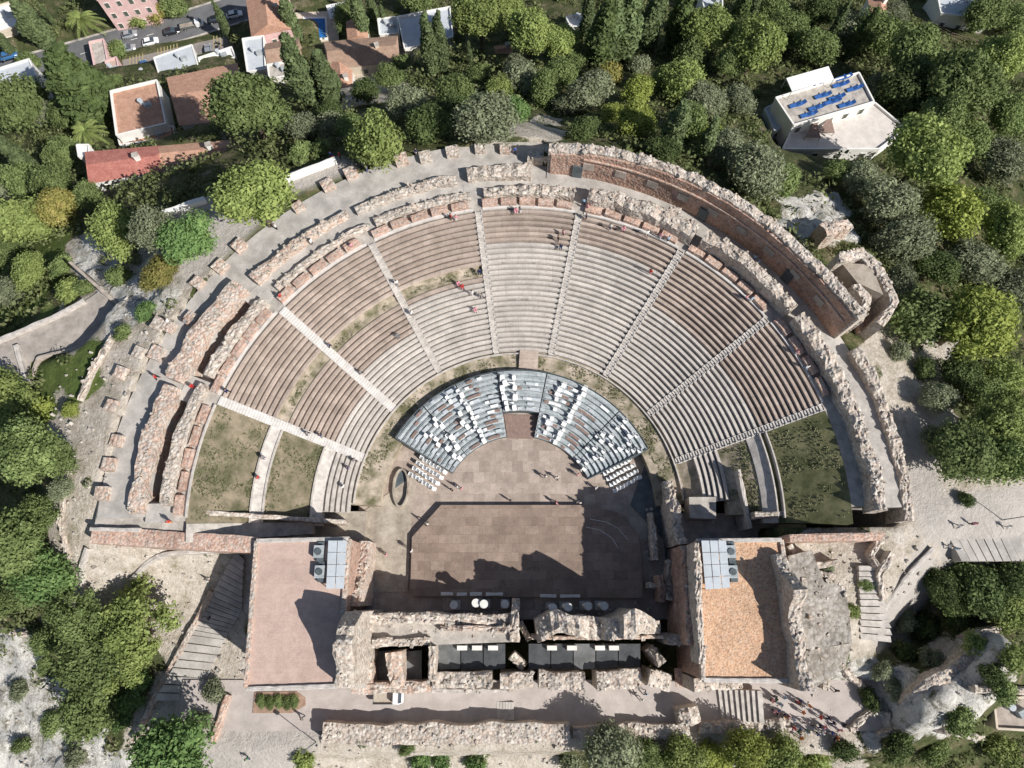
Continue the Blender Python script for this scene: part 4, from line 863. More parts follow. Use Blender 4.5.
# ------------------------------------------------------------------ houses
def front_windows(root, A, B, z0, z1, nx_, nz_, w_=1.0, h_=1.4, mat='shutter', frame='whitewash'):
    A = Vector(A); B = Vector(B); d = (B - A); L = d.length; d.normalize(); nrm = Vector((d.y, -d.x)); rz = math.atan2(d.y, d.x)
    for j in range(nz_):
        for i in range(nx_):
            c = A + d * (L * (i + .5) / nx_) + nrm * .03; z = z0 + (z1 - z0) * (j + .5) / nz_
            f = MB().box((c.x, c.y, z), (w_ + .2, .12, h_ + .2), rz).build('window', M[frame], root)
            c2 = c + nrm * .05; p = MB().box((c2.x, c2.y, z), (w_, .08, h_), rz).build('pane', M[mat]); p.parent = f; p.location = p.location - root.location
HPOLY = []
def house(label, px, zr, zg, roof, wallm, name='house', flat=True, windows=(3, 1), parapet=.5, slope=0, cat='house', group=None):
    P = UP(px, zr); c = np.mean(P, 0); HPOLY.append(P); root = empty(name, (c[0], c[1], zg), label, cat, group)
    MB().prism(P, zg - 1.5, zr - .15).build('wall', M[wallm], root)
    k = 1.0 if flat else 1.05; Q = [(c[0] + (x - c[0]) * k, c[1] + (y - c[1]) * k) for x, y in P]
    if flat:
        MB().prism([(c[0] + (x - c[0]) * .98, c[1] + (y - c[1]) * .98) for x, y in P], zr - .14, zr).build('roof', M[roof], root)
        mb = MB(); n = len(P)
        for i in range(n): wall_mb([P[i], P[(i + 1) % n]], .3, zr - .3, zr + parapet, .02, mb=mb, step=2, wob=0)
        mb.build('parapet', M[wallm], root)
    else:
        mb = MB(); n = len(Q)  # pitched: ridge between midpoints of the short sides
        s = [(Vector(Q[i]) + Vector(Q[(i + 1) % 4])) / 2 for i in range(4)]
        l0 = (Vector(Q[0]) - Vector(Q[1])).length; l1 = (Vector(Q[1]) - Vector(Q[2])).length
        zs = zr - .1; zt = zr + (slope or .22 * min(l0, l1))
        q = [(*p, zs) for p in Q]
        a, b = (s[3], s[1]) if l0 > l1 else (s[0], s[2])
        ins = .06; cc = Vector((c[0], c[1])); a = a.lerp(cc, ins); b = b.lerp(cc, ins)
        V = q + [(a.x, a.y, zt), (b.x, b.y, zt)]
        F = [(0, 1, 5, 4), (1, 2, 5), (2, 3, 4, 5), (3, 0, 4), (3, 2, 1, 0)] if l0 > l1 else [(0, 1, 4), (1, 2, 5, 4), (2, 3, 5), (3, 0, 4, 5), (3, 2, 1, 0)]
        mb.add(V, F).build('roof', M[roof], root)
    hx_, hy_ = c[0] + .22 * (P[1][0] - P[0][0]), c[1] + .22 * (P[1][1] - P[0][1])
    if not flat:
        f = MB().box((hx_, hy_, zr + 1.0), (.9, .7, 2.0), .3).build('chimney', M[wallm], root); g_ = MB().box((hx_, hy_, zr + 2.1), (1.1, .9, .2), .3).build('chimney_cap', M['ringwalk']); g_.parent = f; g_.location = g_.location - root.location
    elif cat == 'house' and windows:
        MB().box((hx_, hy_, zr + .45), (1.4, .9, .9), .4).build('roof_unit', M['steel'], root); MB().tube((hx_ - 1.6, hy_ + .8, zr), (hx_ - 1.6, hy_ + .8, zr + 1.1), .5, n=12).build('water_tank', M['lightgrey'], root)
    # windows in the side that faces the camera (lowest y) and its neighbours
    n = len(P); e = sorted(range(n), key=lambda i: (P[i][1] + P[(i + 1) % n][1]))[:1]
    a2 = sum(P[i][0] * P[(i + 1) % n][1] - P[(i + 1) % n][0] * P[i][1] for i in range(n))
    if windows:
        for i in e:
            A, B = P[i], P[(i + 1) % n]
            if a2 < 0: A, B = B, A
            front_windows(root, A, B, zg + .3, zr - .3, *windows)
    return root, P, c
house('house with an orange tiled roof terrace and white parapet at upper left', [(112, 93), (158, 82), (167, 125), (118, 137)], -14, -19, 'terracotta', 'whitewash', parapet=.7)
house('house with a darker red tiled roof half shaded by the big round pine', [(168, 78), (236, 64), (243, 118), (180, 124)], -13, -19, 'terracotta', 'whitewash', flat=False, slope=1.6)
house('small white house with an orange roof strip below the orange terrace', [(119, 138), (174, 127), (176, 138), (121, 146)], -16, -19, 'terracotta', 'whitewash', windows=(3, 1))
house('long low house with a bright red roof at upper left', [(86, 152), (159, 146), (161, 170), (90, 183)], -4.5, -8.5, 'redroof', 'whitewash', flat=False, slope=.8)
house('low building with a salmon tiled roof joined to the red roof', [(159.5, 146), (230, 140), (236, 158), (161.5, 165)], -4.5, -8.5, 'terracotta', 'whitewash', flat=False, slope=.7)
house('narrow white house with a flat roof under the salmon roof', [(139, 166), (219, 160), (220, 166), (141, 173)], -6, -8.5, 'whitewash', 'whitewash', windows=(5, 1))
house('tiny white hut at the left end of the red roof', [(78, 146), (90, 146), (90, 156), (80, 158)], -6, -9, 'whitewash', 'whitewash', windows=None)
house('pale blue grey flat roof pavilion by the car park', [(154, 58), (192, 45), (199, 69), (161, 80)], -31, -41, 'lightgrey', 'whitewash', parapet=.2)
house('white flat roofed shed left of the grey pavilion roof', [(130, 73), (153, 68), (160, 78), (132, 86)], -33, -41, 'whitewash', 'whitewash')
house('long white rooftop strip right of the grey pavilion', [(199, 59), (232, 48), (236, 58), (202, 69)], -32, -41, 'whitewash', 'whitewash')
house('pink hotel with rows of windows seen at the top left edge', [(88, -18), (141, -26), (145, -8), (97, 0)], -32, -42.5, 'terracotta', 'pinkwall', windows=(4, 3))
house('pale grey flat roof terrace on the left edge', [(-8, 72), (30, 60), (44, 94), (0, 107)], -30, -36, 'lightgrey', 'whitewash')
house('whitish narrow building with a stepped ramp by the road', [(90, 43), (104, 40), (112, 82), (98, 80)], -38, -41, 'ringwalk', 'pinkwall', windows=None)
house('house with an orange roof at the top edge next to the road', [(246, -6), (287, -8), (290, 28), (252, 36)], -28, -34, 'terracotta', 'pinkwall', flat=False)
house('white house with a light blue roof terrace beside the dark gap', [(243, 40), (264, 37), (266, 70), (248, 73)], -28, -34, 'lightgrey', 'whitewash')
house('small house with a brown tiled roof between the cypresses', [(265, 44), (298, 38), (302, 60), (268, 66)], -28, -34, 'terracotta_br', 'cream', flat=False)
house('house with a brown tiled roof below the swimming pool', [(325, 42), (396, 36), (398, 62), (330, 68)], -26, -30, 'terracotta_br', 'cream', flat=False, slope=1.2)
house('small orange roofed house with white walls below the brown roof', [(329, 62), (352, 70), (352, 92), (335, 96)], -26, -29.5, 'terracotta', 'whitewash', flat=False)
house('white modern villa with pale terrace behind two cypresses', [(398, 18), (450, 8), (453, 38), (405, 50)], -28, -34, 'lightgrey', 'whitewash')
house('light blue flat roofed annex left of the white modern villa', [(378, 20), (397, 18), (399, 34), (380, 36)], -30, -34, 'lightgrey', 'whitewash')
house('small white house among cypresses at the top middle', [(566, 18), (588, 14), (592, 26), (570, 28)], -25, -29, 'whitewash', 'whitewash', windows=(2, 1))
house('white house corner at the top edge right of the middle', [(700, -6), (722, -8), (722, 8), (704, 10)], -27, -32, 'lightgrey', 'whitewash', windows=(2, 1))
house('grey house at the top right corner behind a brown fence', [(935, -10), (985, -10), (990, 22), (940, 14)], -30, -36, 'lightgrey', 'whitewash')
house('dark roofed house at the right bottom corner among rocks', [(992, 700), (1030, 696), (1030, 730), (995, 728)], 1, -6, 'plaster', 'cream')
house('small cream house at the left edge above the blue car', [(-6, 8), (14, 2), (20, 26), (-2, 34)], -40, -45, 'whitewash', 'cream', windows=(2, 1))
house('pale pink annex with a flat roof left of the car park', [(106, 62), (117, 58), (122, 80), (111, 84)], -36, -41, 'pinkroof', 'pinkwall', windows=(1, 1))
house('low white building with a tiled roof beside the sun sail', [(346, 22), (366, 20), (368, 38), (348, 40)], -29, -33, 'terracotta', 'whitewash', flat=False)
house('small flat white roof between the tall cypress pair and the pool house', [(268, 66), (290, 62), (292, 76), (270, 80)], -24, -28, 'ringwalk', 'whitewash', windows=(2, 1))
house('terracotta roofed shed under the umbrella pines', [(494, 46), (512, 44), (513, 56), (496, 58)], -22, -25, 'terracotta', 'cream', flat=False, windows=(2, 1))
house('small house with a salmon roof at the top edge right of the villa trees', [(868, -2), (886, -4), (888, 12), (872, 14)], -26, -30, 'terracotta', 'whitewash', flat=False, windows=(2, 1))
# white villa with the roof terrace
r_, P, c = house('large white villa with a roof terrace full of blue loungers, upper right', [(775, 99), (858, 74), (873, 103), (793, 126)], -6.5, -13, 'ringwalk', 'whitewash', name='villa', windows=(5, 2), cat='villa')
house('lower wing of the white villa with a pale courtyard roof and dark opening', [(793, 127), (874, 104), (905, 130), (878, 150), (782, 150)], -9.5, -13, 'villafloor', 'whitewash', name='villa_wing', windows=(4, 1), cat='villa')
def awning(label, px, z, mat, h=2.4):
    P = UP(px, z); c = np.mean(P, 0); root = empty('awning', (c[0], c[1], z - h), label, 'awning')
    MB().prism(P, z - .1, [z + .25, z + .25, z, z]).build('canopy', M[mat], root)
    for p in P: MB().tube((p[0], p[1], z - h), (p[0], p[1], z - .1), .06).build('post', M['steel'], root)
awning('white two part awning above the lounger terrace of the villa', [(786, 79), (828, 67), (834, 79), (792, 91)], -4, 'awning')
awning('white sun sail by the swimming pool', [(326, 6), (346, 2), (347, 17), (330, 19)], -33, 'awning')
# loungers
lr = empty('sun_lounger', (0, 0, 0), '', 'sun lounger', 'blue sun loungers on the villa roof')
MB().box((0, 0, .3), (.8, 1.5, .16)).build('mattress', M['blue'], lr)
mb = MB().add([(-.4, .75, .25), (.4, .75, .25), (.4, 1.4, .65), (-.4, 1.4, .65), (-.4, .75, .38), (.4, .75, .38), (.4, 1.36, .78), (-.4, 1.36, .78)], [(0, 1, 2, 3), (4, 7, 6, 5), (0, 4, 5, 1), (1, 5, 6, 2), (2, 6, 7, 3), (3, 7, 4, 0)]); mb.build('backrest', M['blue'], lr)
for x in (-.34, .34):
    for y in (-.65, .65): MB().box((x, y, .11), (.06, .06, .22)).build('leg', M['white'], lr)
lk = kids(lr); k = 0
for (x, y, lb) in [(808, 87, 'pair'), (839, 79, ''), (836, 86, ''), (850, 90, ''), (818, 97, ''), (832, 99, ''), (828, 103, ''), (842, 106, ''), (793, 106, ''), (804, 116, ''), (812, 109, '')]:
    p = unp(x, y, -6.3); L2 = 'blue sun lounger on the roof terrace of the large white villa'
    for d in (0, 1):
        loc = (p[0] + d * 1.3, p[1] + d * .4, -6.5)
        if k == 0: lr.location = loc; lr.rotation_euler = (0, 0, R(-72)); lr['label'] = L2; lr.scale = (.95,) * 3
        else: copy_tree(lr, loc, R(-72) + .1 * random.random(), L2, None, lk, (.95,) * 3)
        k += 1
house('blue grey glazed extension on the left side of the white villa', [(764, 110), (776, 104), (789, 124), (774, 132)], -10, -13, 'lightgrey', 'lightgrey', windows=(2, 1), cat='extension')
for (x, y, lb) in ((812, 131, 'dark sloping canopy added for the dark opening in the villa courtyard, left'), (826, 126, 'dark sloping canopy added for the dark opening in the villa courtyard, right')):  # dark canopies added to stand in for the courtyard's dark opening
    p = unp(x, y, -8.5); root = empty('shelter', (p[0], p[1], -9.5), lb, 'shelter'); MB().add([(p[0] - 1.5, p[1] - 1.3, -8.6), (p[0] + 1.5, p[1] - 1.6, -8.6), (p[0] + .6, p[1] + 1.9, -7.4), (p[0] - 1.5, p[1] - 1.3, -8.5), (p[0] + 1.5, p[1] - 1.6, -8.5), (p[0] + .6, p[1] + 1.9, -7.3)], [(0, 2, 1), (3, 4, 5), (0, 1, 4, 3), (1, 2, 5, 4), (2, 0, 3, 5)]).build('canopy', M['brownseat'], root)
    for dx, dy, h in ((-1.4, -1.2, .95), (1.4, -1.5, .95), (.6, 1.7, 2.1)): MB().tube((p[0] + dx, p[1] + dy, -9.5), (p[0] + dx, p[1] + dy, -9.5 + h), .05, n=6).build('post', M['steel_dark'], root)
# pool
P = UP([(292, 14), (336, 12), (340, 46), (296, 48)], -36); sheet('pool_deck', P, -35.6, M['cream'], th=2)
root = empty('swimming_pool', (*unp(315, 29, -35.6), -35.8), 'blue rectangular swimming pool with pale surround at the top', 'pool')
MB().prism(UP([(303, 17), (327, 17), (328, 40), (305, 41)], -35.6), -35.75, -35.45).build('coping', M['whitewash'], root); MB().prism(UP([(305, 19), (325, 19), (326, 38), (307, 39)], -35.6), -35.7, -35.42).build('water', M['pool'], root)
# road, car park
def ribbon(name, line, wd, z, mat, th=.2):
    V = [Vector(p) for p in line]; L_, R_ = [], []
    for i, p in enumerate(V):
        d = (V[min(i + 1, len(V) - 1)] - V[max(i - 1, 0)]).normalized(); n_2 = Vector((-d.y, d.x)); L_.append(tuple(p + n_2 * wd / 2)); R_.append(tuple(p - n_2 * wd / 2))
    mb = MB()
    for i in range(len(V) - 1): mb.prism([R_[i], R_[i + 1], L_[i + 1], L_[i]], z - th, z)
    return tag(mb.build(name, mat), kind='structure'), L_, R_
_, L1, R1 = ribbon('road', ROAD, 9.5, -41.9, M['asphalt'])
for s_n in (L1, R1):
    mb = MB()
    for a, b in zip(s_n, s_n[1:]): wall_mb([a, b], .5, -42.5, -41.75, 0, mb=mb, step=6, wob=0)
    tag(mb.build('kerb', M['ringwalk']), kind='structure')
mb = MB()
for i in range(len(ROAD) - 1):
    a, b = Vector(ROAD[i]), Vector(ROAD[i + 1]); n = int((b - a).length / 4)
    for k in range(n):
        c = a.lerp(b, (k + .5) / n); d = (b - a); mb.box((c.x, c.y, -41.893), (1.8, .14, .006), math.atan2(d.y, d.x))
tag(mb.build('road_markings', M['white']), kind='structure')
sheet('car_park', UP([(122, 60), (232, 35), (236, 60), (126, 80)], -40.9), -40.9, M['parking'], th=1)
mb = MB()
for x0, y0, n in ((130, 63, 5), (158, 55, 7), (214, 42, 5)):
    for k in range(n):
        p = unp(x0 + k * 3.2, y0 - k * .9, -40.9); mb.box((p[0], p[1], -40.89), (.22, 4, .012), R(10))
tag(mb.build('parking_marks', M['yellow']), kind='structure')

# ------------------------------------------------------------------ vehicles
def car(label, px, z, rz, paint, L=4.3, kind='car'):
    x, y = unp(*px, z + .7); root = empty('parked_car' if kind == 'car' else 'truck', (0, 0, 0), label, 'car' if kind == 'car' else 'truck', 'cars along the road at the top left' if kind == 'car' else None)
    W_2 = .88; k = L / 4.3
    def loft(secs, nm, mat):
        V = []; F = []
        for (px_, w2, z0, z1, r) in secs: V += [(px_ * k, -w2, z0), (px_ * k, -w2, z1 - r), (px_ * k, -w2 + r, z1), (px_ * k, w2 - r, z1), (px_ * k, w2, z1 - r), (px_ * k, w2, z0)]
        n = len(secs)
        for i in range(n - 1):
            for j in range(5): F.append((i * 6 + j, (i + 1) * 6 + j, (i + 1) * 6 + j + 1, i * 6 + j + 1))
            F.append((i * 6 + 5, (i + 1) * 6 + 5, (i + 1) * 6, i * 6))
        F += [(0, 1, 2, 3, 4, 5), tuple((n - 1) * 6 + j for j in (5, 4, 3, 2, 1, 0))]
        return MB().add(V, F).build(nm, mat, root, smooth=False)
    if kind == 'car':
        loft([(-2.12, .70, .35, .62, .08), (-1.95, .84, .28, .80, .12), (-1.2, .88, .26, .92, .12), (.6, .88, .26, .95, .12), (1.6, .86, .28, .85, .12), (2.0, .78, .32, .70, .1), (2.14, .66, .38, .6, .08)], 'body', paint)
        loft([(-1.75, .74, .84, .96, .05), (-1.25, .70, .9, 1.40, .10), (.25, .70, .92, 1.44, .10), (1.05, .76, .88, .98, .04)], 'windows', M['glass'])
        loft([(-1.2, .64, 1.405, 1.45, .02), (.2, .64, 1.43, 1.48, .02)], 'roof', paint)
        for s in (-.62, .62): MB().box((2.08 * k, s, .6), (.12, .3, .14)).build('headlight', M['marble'], root)
    else:
        MB().box((-.75 * k, 0, .82), (2.7 * k, 1.8, .12)).build('cargo_bed', M['earth'], root)
        for s in (-.88, .88): MB().box((-.75 * k, s, 1.02), (2.7 * k, .05, .38)).build('side_board', M['steel_dark'], root)
        MB().box((-2.1 * k, 0, 1.02), (.05, 1.8, .38)).build('tail_board', M['steel_dark'], root)
        loft([(.7, .8, .4, 1.9, .1), (1.4, .85, .4, 1.95, .12), (1.75, .8, .4, 1.25, .1), (2.0, .75, .45, .9, .1)], 'cab', paint)
        MB().add([(1.42 * k, -.7, 1.94), (1.42 * k, .7, 1.94), (1.8 * k, .7, 1.28), (1.8 * k, -.7, 1.28)], [(0, 1, 2, 3), ]).build('windscreen', M['glass'], root)
        MB().box((-.2, 0, .5), (3.6 * k, .8, .3)).build('chassis', M['tyre'], root)
    for wx in (-1.35 * k, 1.35 * k):
        for s in (-.8, .8): w1 = MB().tube((wx, s - .1, .32), (wx, s + .1, .32), .32, n=14).build('wheel', M['tyre'], root); h1 = MB().tube((wx, s - .11, .32), (wx, s + .11, .32), .17, n=10).build('rim', M['steel']); h1.parent = w1
    root.location = (x, y, z); root.rotation_euler = (0, 0, rz)
    return root
P_white = m_plain('white_paint', (.75, .75, .75), .03, 1, .3, 0, spec=.5); P_black = m_plain('black_paint', (.02, .02, .025), .05, 1, .25, 0, spec=.5); P_silver = m_plain('silver_paint', (.42, .44, .46), .03, 1, .3, 0, spec=.5, metal=.4); P_blue = m_plain('blue_paint', (.05, .16, .35), .03, 1, .3, 0, spec=.5)
car('silver car on the road nearest the pink building', (127, 48), -41.9, R(17), P_silver)
car('white car on the road just left of the black one', (150, 41), -41.9, R(17), P_white)
car('black car on the road left of the white truck', (171, 31), -41.9, R(15), P_black)
car('black car on the road right of the white truck', (216, 19), -41.9, R(14), P_black)
car('silver car low in the line by the car park entrance', (129, 34), -41.9, R(17), P_silver, 4)
car('dark blue car parked in the car park under the pink building', (143, 66), -40.85, R(100), P_blue, 4)
car('white car parked in the middle of the car park', (178, 58), -40.85, R(105), P_white, 4)
car('silver car parked at the right end of the car park', (208, 50), -40.85, R(104), P_silver, 4)
car('black car parked beside the white one in the car park', (186, 56), -40.85, R(105), P_black, 4)
car('white car at the far right of the road before the orange roof', (234, 14), -41.9, R(16), P_white)
car('blue car at the left edge on the road', (8, 55), -39.5, R(20), P_blue)

car('white truck on the road between two black cars', (192, 25), -41.9, R(14), P_white, 6.4, 'truck')
car('small flatbed truck with a white cab on the street behind the scene building', (389, 697), 0.02, 0, P_white, 4.4, 'truck')
x, y = unp(381, 689, 1); tag(MB().box((x, y, .55), (1.7, .9, 1.1)).box((x, y, 1.16), (1.8, 1.0, .1)).build('storage_box', M['whitewash']), 'white box standing beside the small flatbed truck', 'box')
# brown fence, top right
def fence(label, pts, dz, mat, h=1.2):
    Q = [U(*p) for p in pts]; root = empty('fence', Q[0], label, 'fence')
    for a, b in zip(Q, Q[1:]):
        a, b = Vector(a), Vector(b); n = max(1, int((b - a).length / 2.5))
        for k in range(n): p = a.lerp(b, k / n); MB().tube(p, p + Vector((0, 0, h)), .07, n=6).build('post', mat, root)
        for hh in (.5, h - .1): MB().tube(a + Vector((0, 0, hh)), b + Vector((0, 0, hh)), .05, n=6).build('rail', mat, root)
fence('brown wooden fence beside a pale path at the top right', [(930, 26), (950, 36), (988, 48)], 0, M['brownseat'])

# ------------------------------------------------------------------ people
def body_mesh(pose):
    bm = bmesh.new(); Lr = bm.verts.layers.skin.verify(); V = {}
    def v(n, co, r): q = bm.verts.new(co); q[Lr].radius = (r, r * .85); V[n] = q
    def e(a, b): bm.edges.new((V[a], V[b]))
    sw = {'stand': .02, 'walk': .26, 'sit': 0}[pose]; sit = pose == 'sit'
    hz_ = .50 if sit else .93
    v('pel', (0, 0, hz_), .15); v('chest', (0, -.01 if not sit else -.06, hz_ + .42), .165); v('neck', (0, 0 if not sit else -.08, hz_ + .60), .06); v('head', (0, -.01 if not sit else -.11, hz_ + .72), .095); v('crown', (0, -.01 if not sit else -.1, hz_ + .81), .085)
    for a, b in (('pel', 'chest'), ('chest', 'neck'), ('neck', 'head'), ('head', 'crown')): e(a, b)
    for s, S in ((-1, 'l'), (1, 'r')):
        f = sw * s
        if sit: leg = [((.10 * s, -.02, hz_ - .01), .10), ((.13 * s, -.42, hz_ + .02), .075), ((.13 * s, -.46, .10), .045), ((.13 * s, -.60, .05), .04)]
        else: leg = [((.10 * s, 0, hz_ - .08), .10), ((.11 * s, f * -.55 - .03, .49), .07), ((.11 * s, f * -1.0, .10), .045), ((.12 * s, f * -1.0 - .15, .04), .038)]
        for i, (co, r) in enumerate(leg): v(f'l{S}{i}', co, r)
        e('pel', f'l{S}0'); e(f'l{S}0', f'l{S}1'); e(f'l{S}1', f'l{S}2'); e(f'l{S}2', f'l{S}3')
        if sit: arm = [((.19 * s, -.05, hz_ + .47), .06), ((.23 * s, -.12, hz_ + .22), .045), ((.12 * s, -.36, hz_ + .14), .035), ((.10 * s, -.42, hz_ + .13), .03)]
        else: arm = [((.19 * s, 0, hz_ + .47), .06), ((.25 * s, f * .5, hz_ + .19), .045), ((.25 * s, f * .9 - .08, hz_ - .04), .035), ((.25 * s, f * .9 - .12, hz_ - .13), .03)]
        for i, (co, r) in enumerate(arm): v(f'a{S}{i}', co, r)
        e('chest', f'a{S}0'); e(f'a{S}0', f'a{S}1'); e(f'a{S}1', f'a{S}2'); e(f'a{S}2', f'a{S}3')
    V['pel'][Lr].use_root = True
    me = bpy.data.meshes.new('person'); bm.to_mesh(me); bm.free()
    o = bpy.data.objects.new('tmp', me); COL.objects.link(o)
    o.modifiers.new('s', 'SKIN'); m2 = o.modifiers.new('u', 'SUBSURF'); m2.levels = 1
    dg = bpy.context.evaluated_depsgraph_get(); res = bpy.data.meshes.new_from_object(o.evaluated_get(dg)); bpy.data.objects.remove(o)
    res.materials.clear(); res.materials.append(M['skin']); return res, hz_
def sub(me, test, off, name, mat):
    bm = bmesh.new(); bm.from_mesh(me); bm.normal_update()
    kill = [f for f in bm.faces if not test(f.calc_center_median())]; bmesh.ops.delete(bm, geom=kill, context='FACES')
    for v in bm.verts: v.co += v.normal * off
    m = bpy.data.meshes.new(name); bm.to_mesh(m); bm.free(); m.materials.append(mat); return m
CLO = {'white': (.75, .75, .73), 'black': (.02, .02, .025), 'red': (.45, .04, .04), 'blue': (.04, .09, .28), 'light blue': (.30, .45, .60), 'pink': (.65, .30, .35), 'grey': (.22, .22, .23), 'green': (.06, .20, .10), 'dark blue': (.02, .03, .09), 'orange': (.6, .2, .05)}
CM = {k: m_plain('cloth_' + k.replace(' ', '_'), v, .05, 5, .9, 0) for k, v in CLO.items()}
BODY = {}
for pose in ('stand', 'walk', 'sit'):
    me, h0 = body_mesh(pose); me.name = 'person_' + pose
    sh = sub(me, lambda c: h0 - .08 < c.z < h0 + .56 and (pose == 'sit' or abs(c.x) < .30) and c.z > h0 + (-.02 if abs(c.x) < .2 else .15), .018, 'shirt', CM['white'])
    tr = sub(me, lambda c: (.12 < c.z < h0 + .03) and abs(c.x) < .205, .014, 'trousers', CM['black'])
    hr_ = sub(me, lambda c: c.z > h0 + .745 or (c.z > h0 + .66 and c.y > .02), .014, 'hair', M['hair'])
    BODY[pose] = (me, sh, tr, hr_)
def person(pose, x, y, z, rz, shirt, trou, label, group=None):
    me, sh, tr, hr_ = BODY[pose]; o = bpy.data.objects.new('person', me); COL.objects.link(o); o.location = (x, y, z); o.rotation_euler = (0, 0, rz)
    tag(o, label, 'person', group); s = random.uniform(1.0, 1.12); o.scale = (s, s, s)
    for m, nm, mt in ((sh, 'shirt', CM[shirt]), (tr, 'trousers', CM[trou]), (hr_, 'hair', None)):
        c = bpy.data.objects.new(nm, m); COL.objects.link(c); c.parent = o
        if mt: c.material_slots[0].link = 'OBJECT'; c.material_slots[0].material = mt
def surf(x, y):
    r, th = POL(x, y)
    if y > 9.6 or (r < 24 and y > 6):
        if abs(th) < 73 and 25.2 <= r < 44.7: return cone(r) + .35
        if r >= 44.7 and (r < 50.2 if th > 5 else r < 57.2): return 13.0 if r < 50.2 else 12.95 - (r - 50.2) * .066
        if r < 52.3 and r > 44.7: return 13.0
        if 25.2 <= r < 44.7 and abs(th) < 96: return cone(r) + .2
    if seg_d(np.array([x]), np.array([y]), sp_)[0] < .01: return 1.0
    if r < 24.5 and y > -3: return .02
    if -34 < x < 36 and -11 < y < 8 and (x < -21 or x > 24): return 13.0
    if -47 < x < 52 and -18 < y < -11: return 0.0
    return hz(x, y)
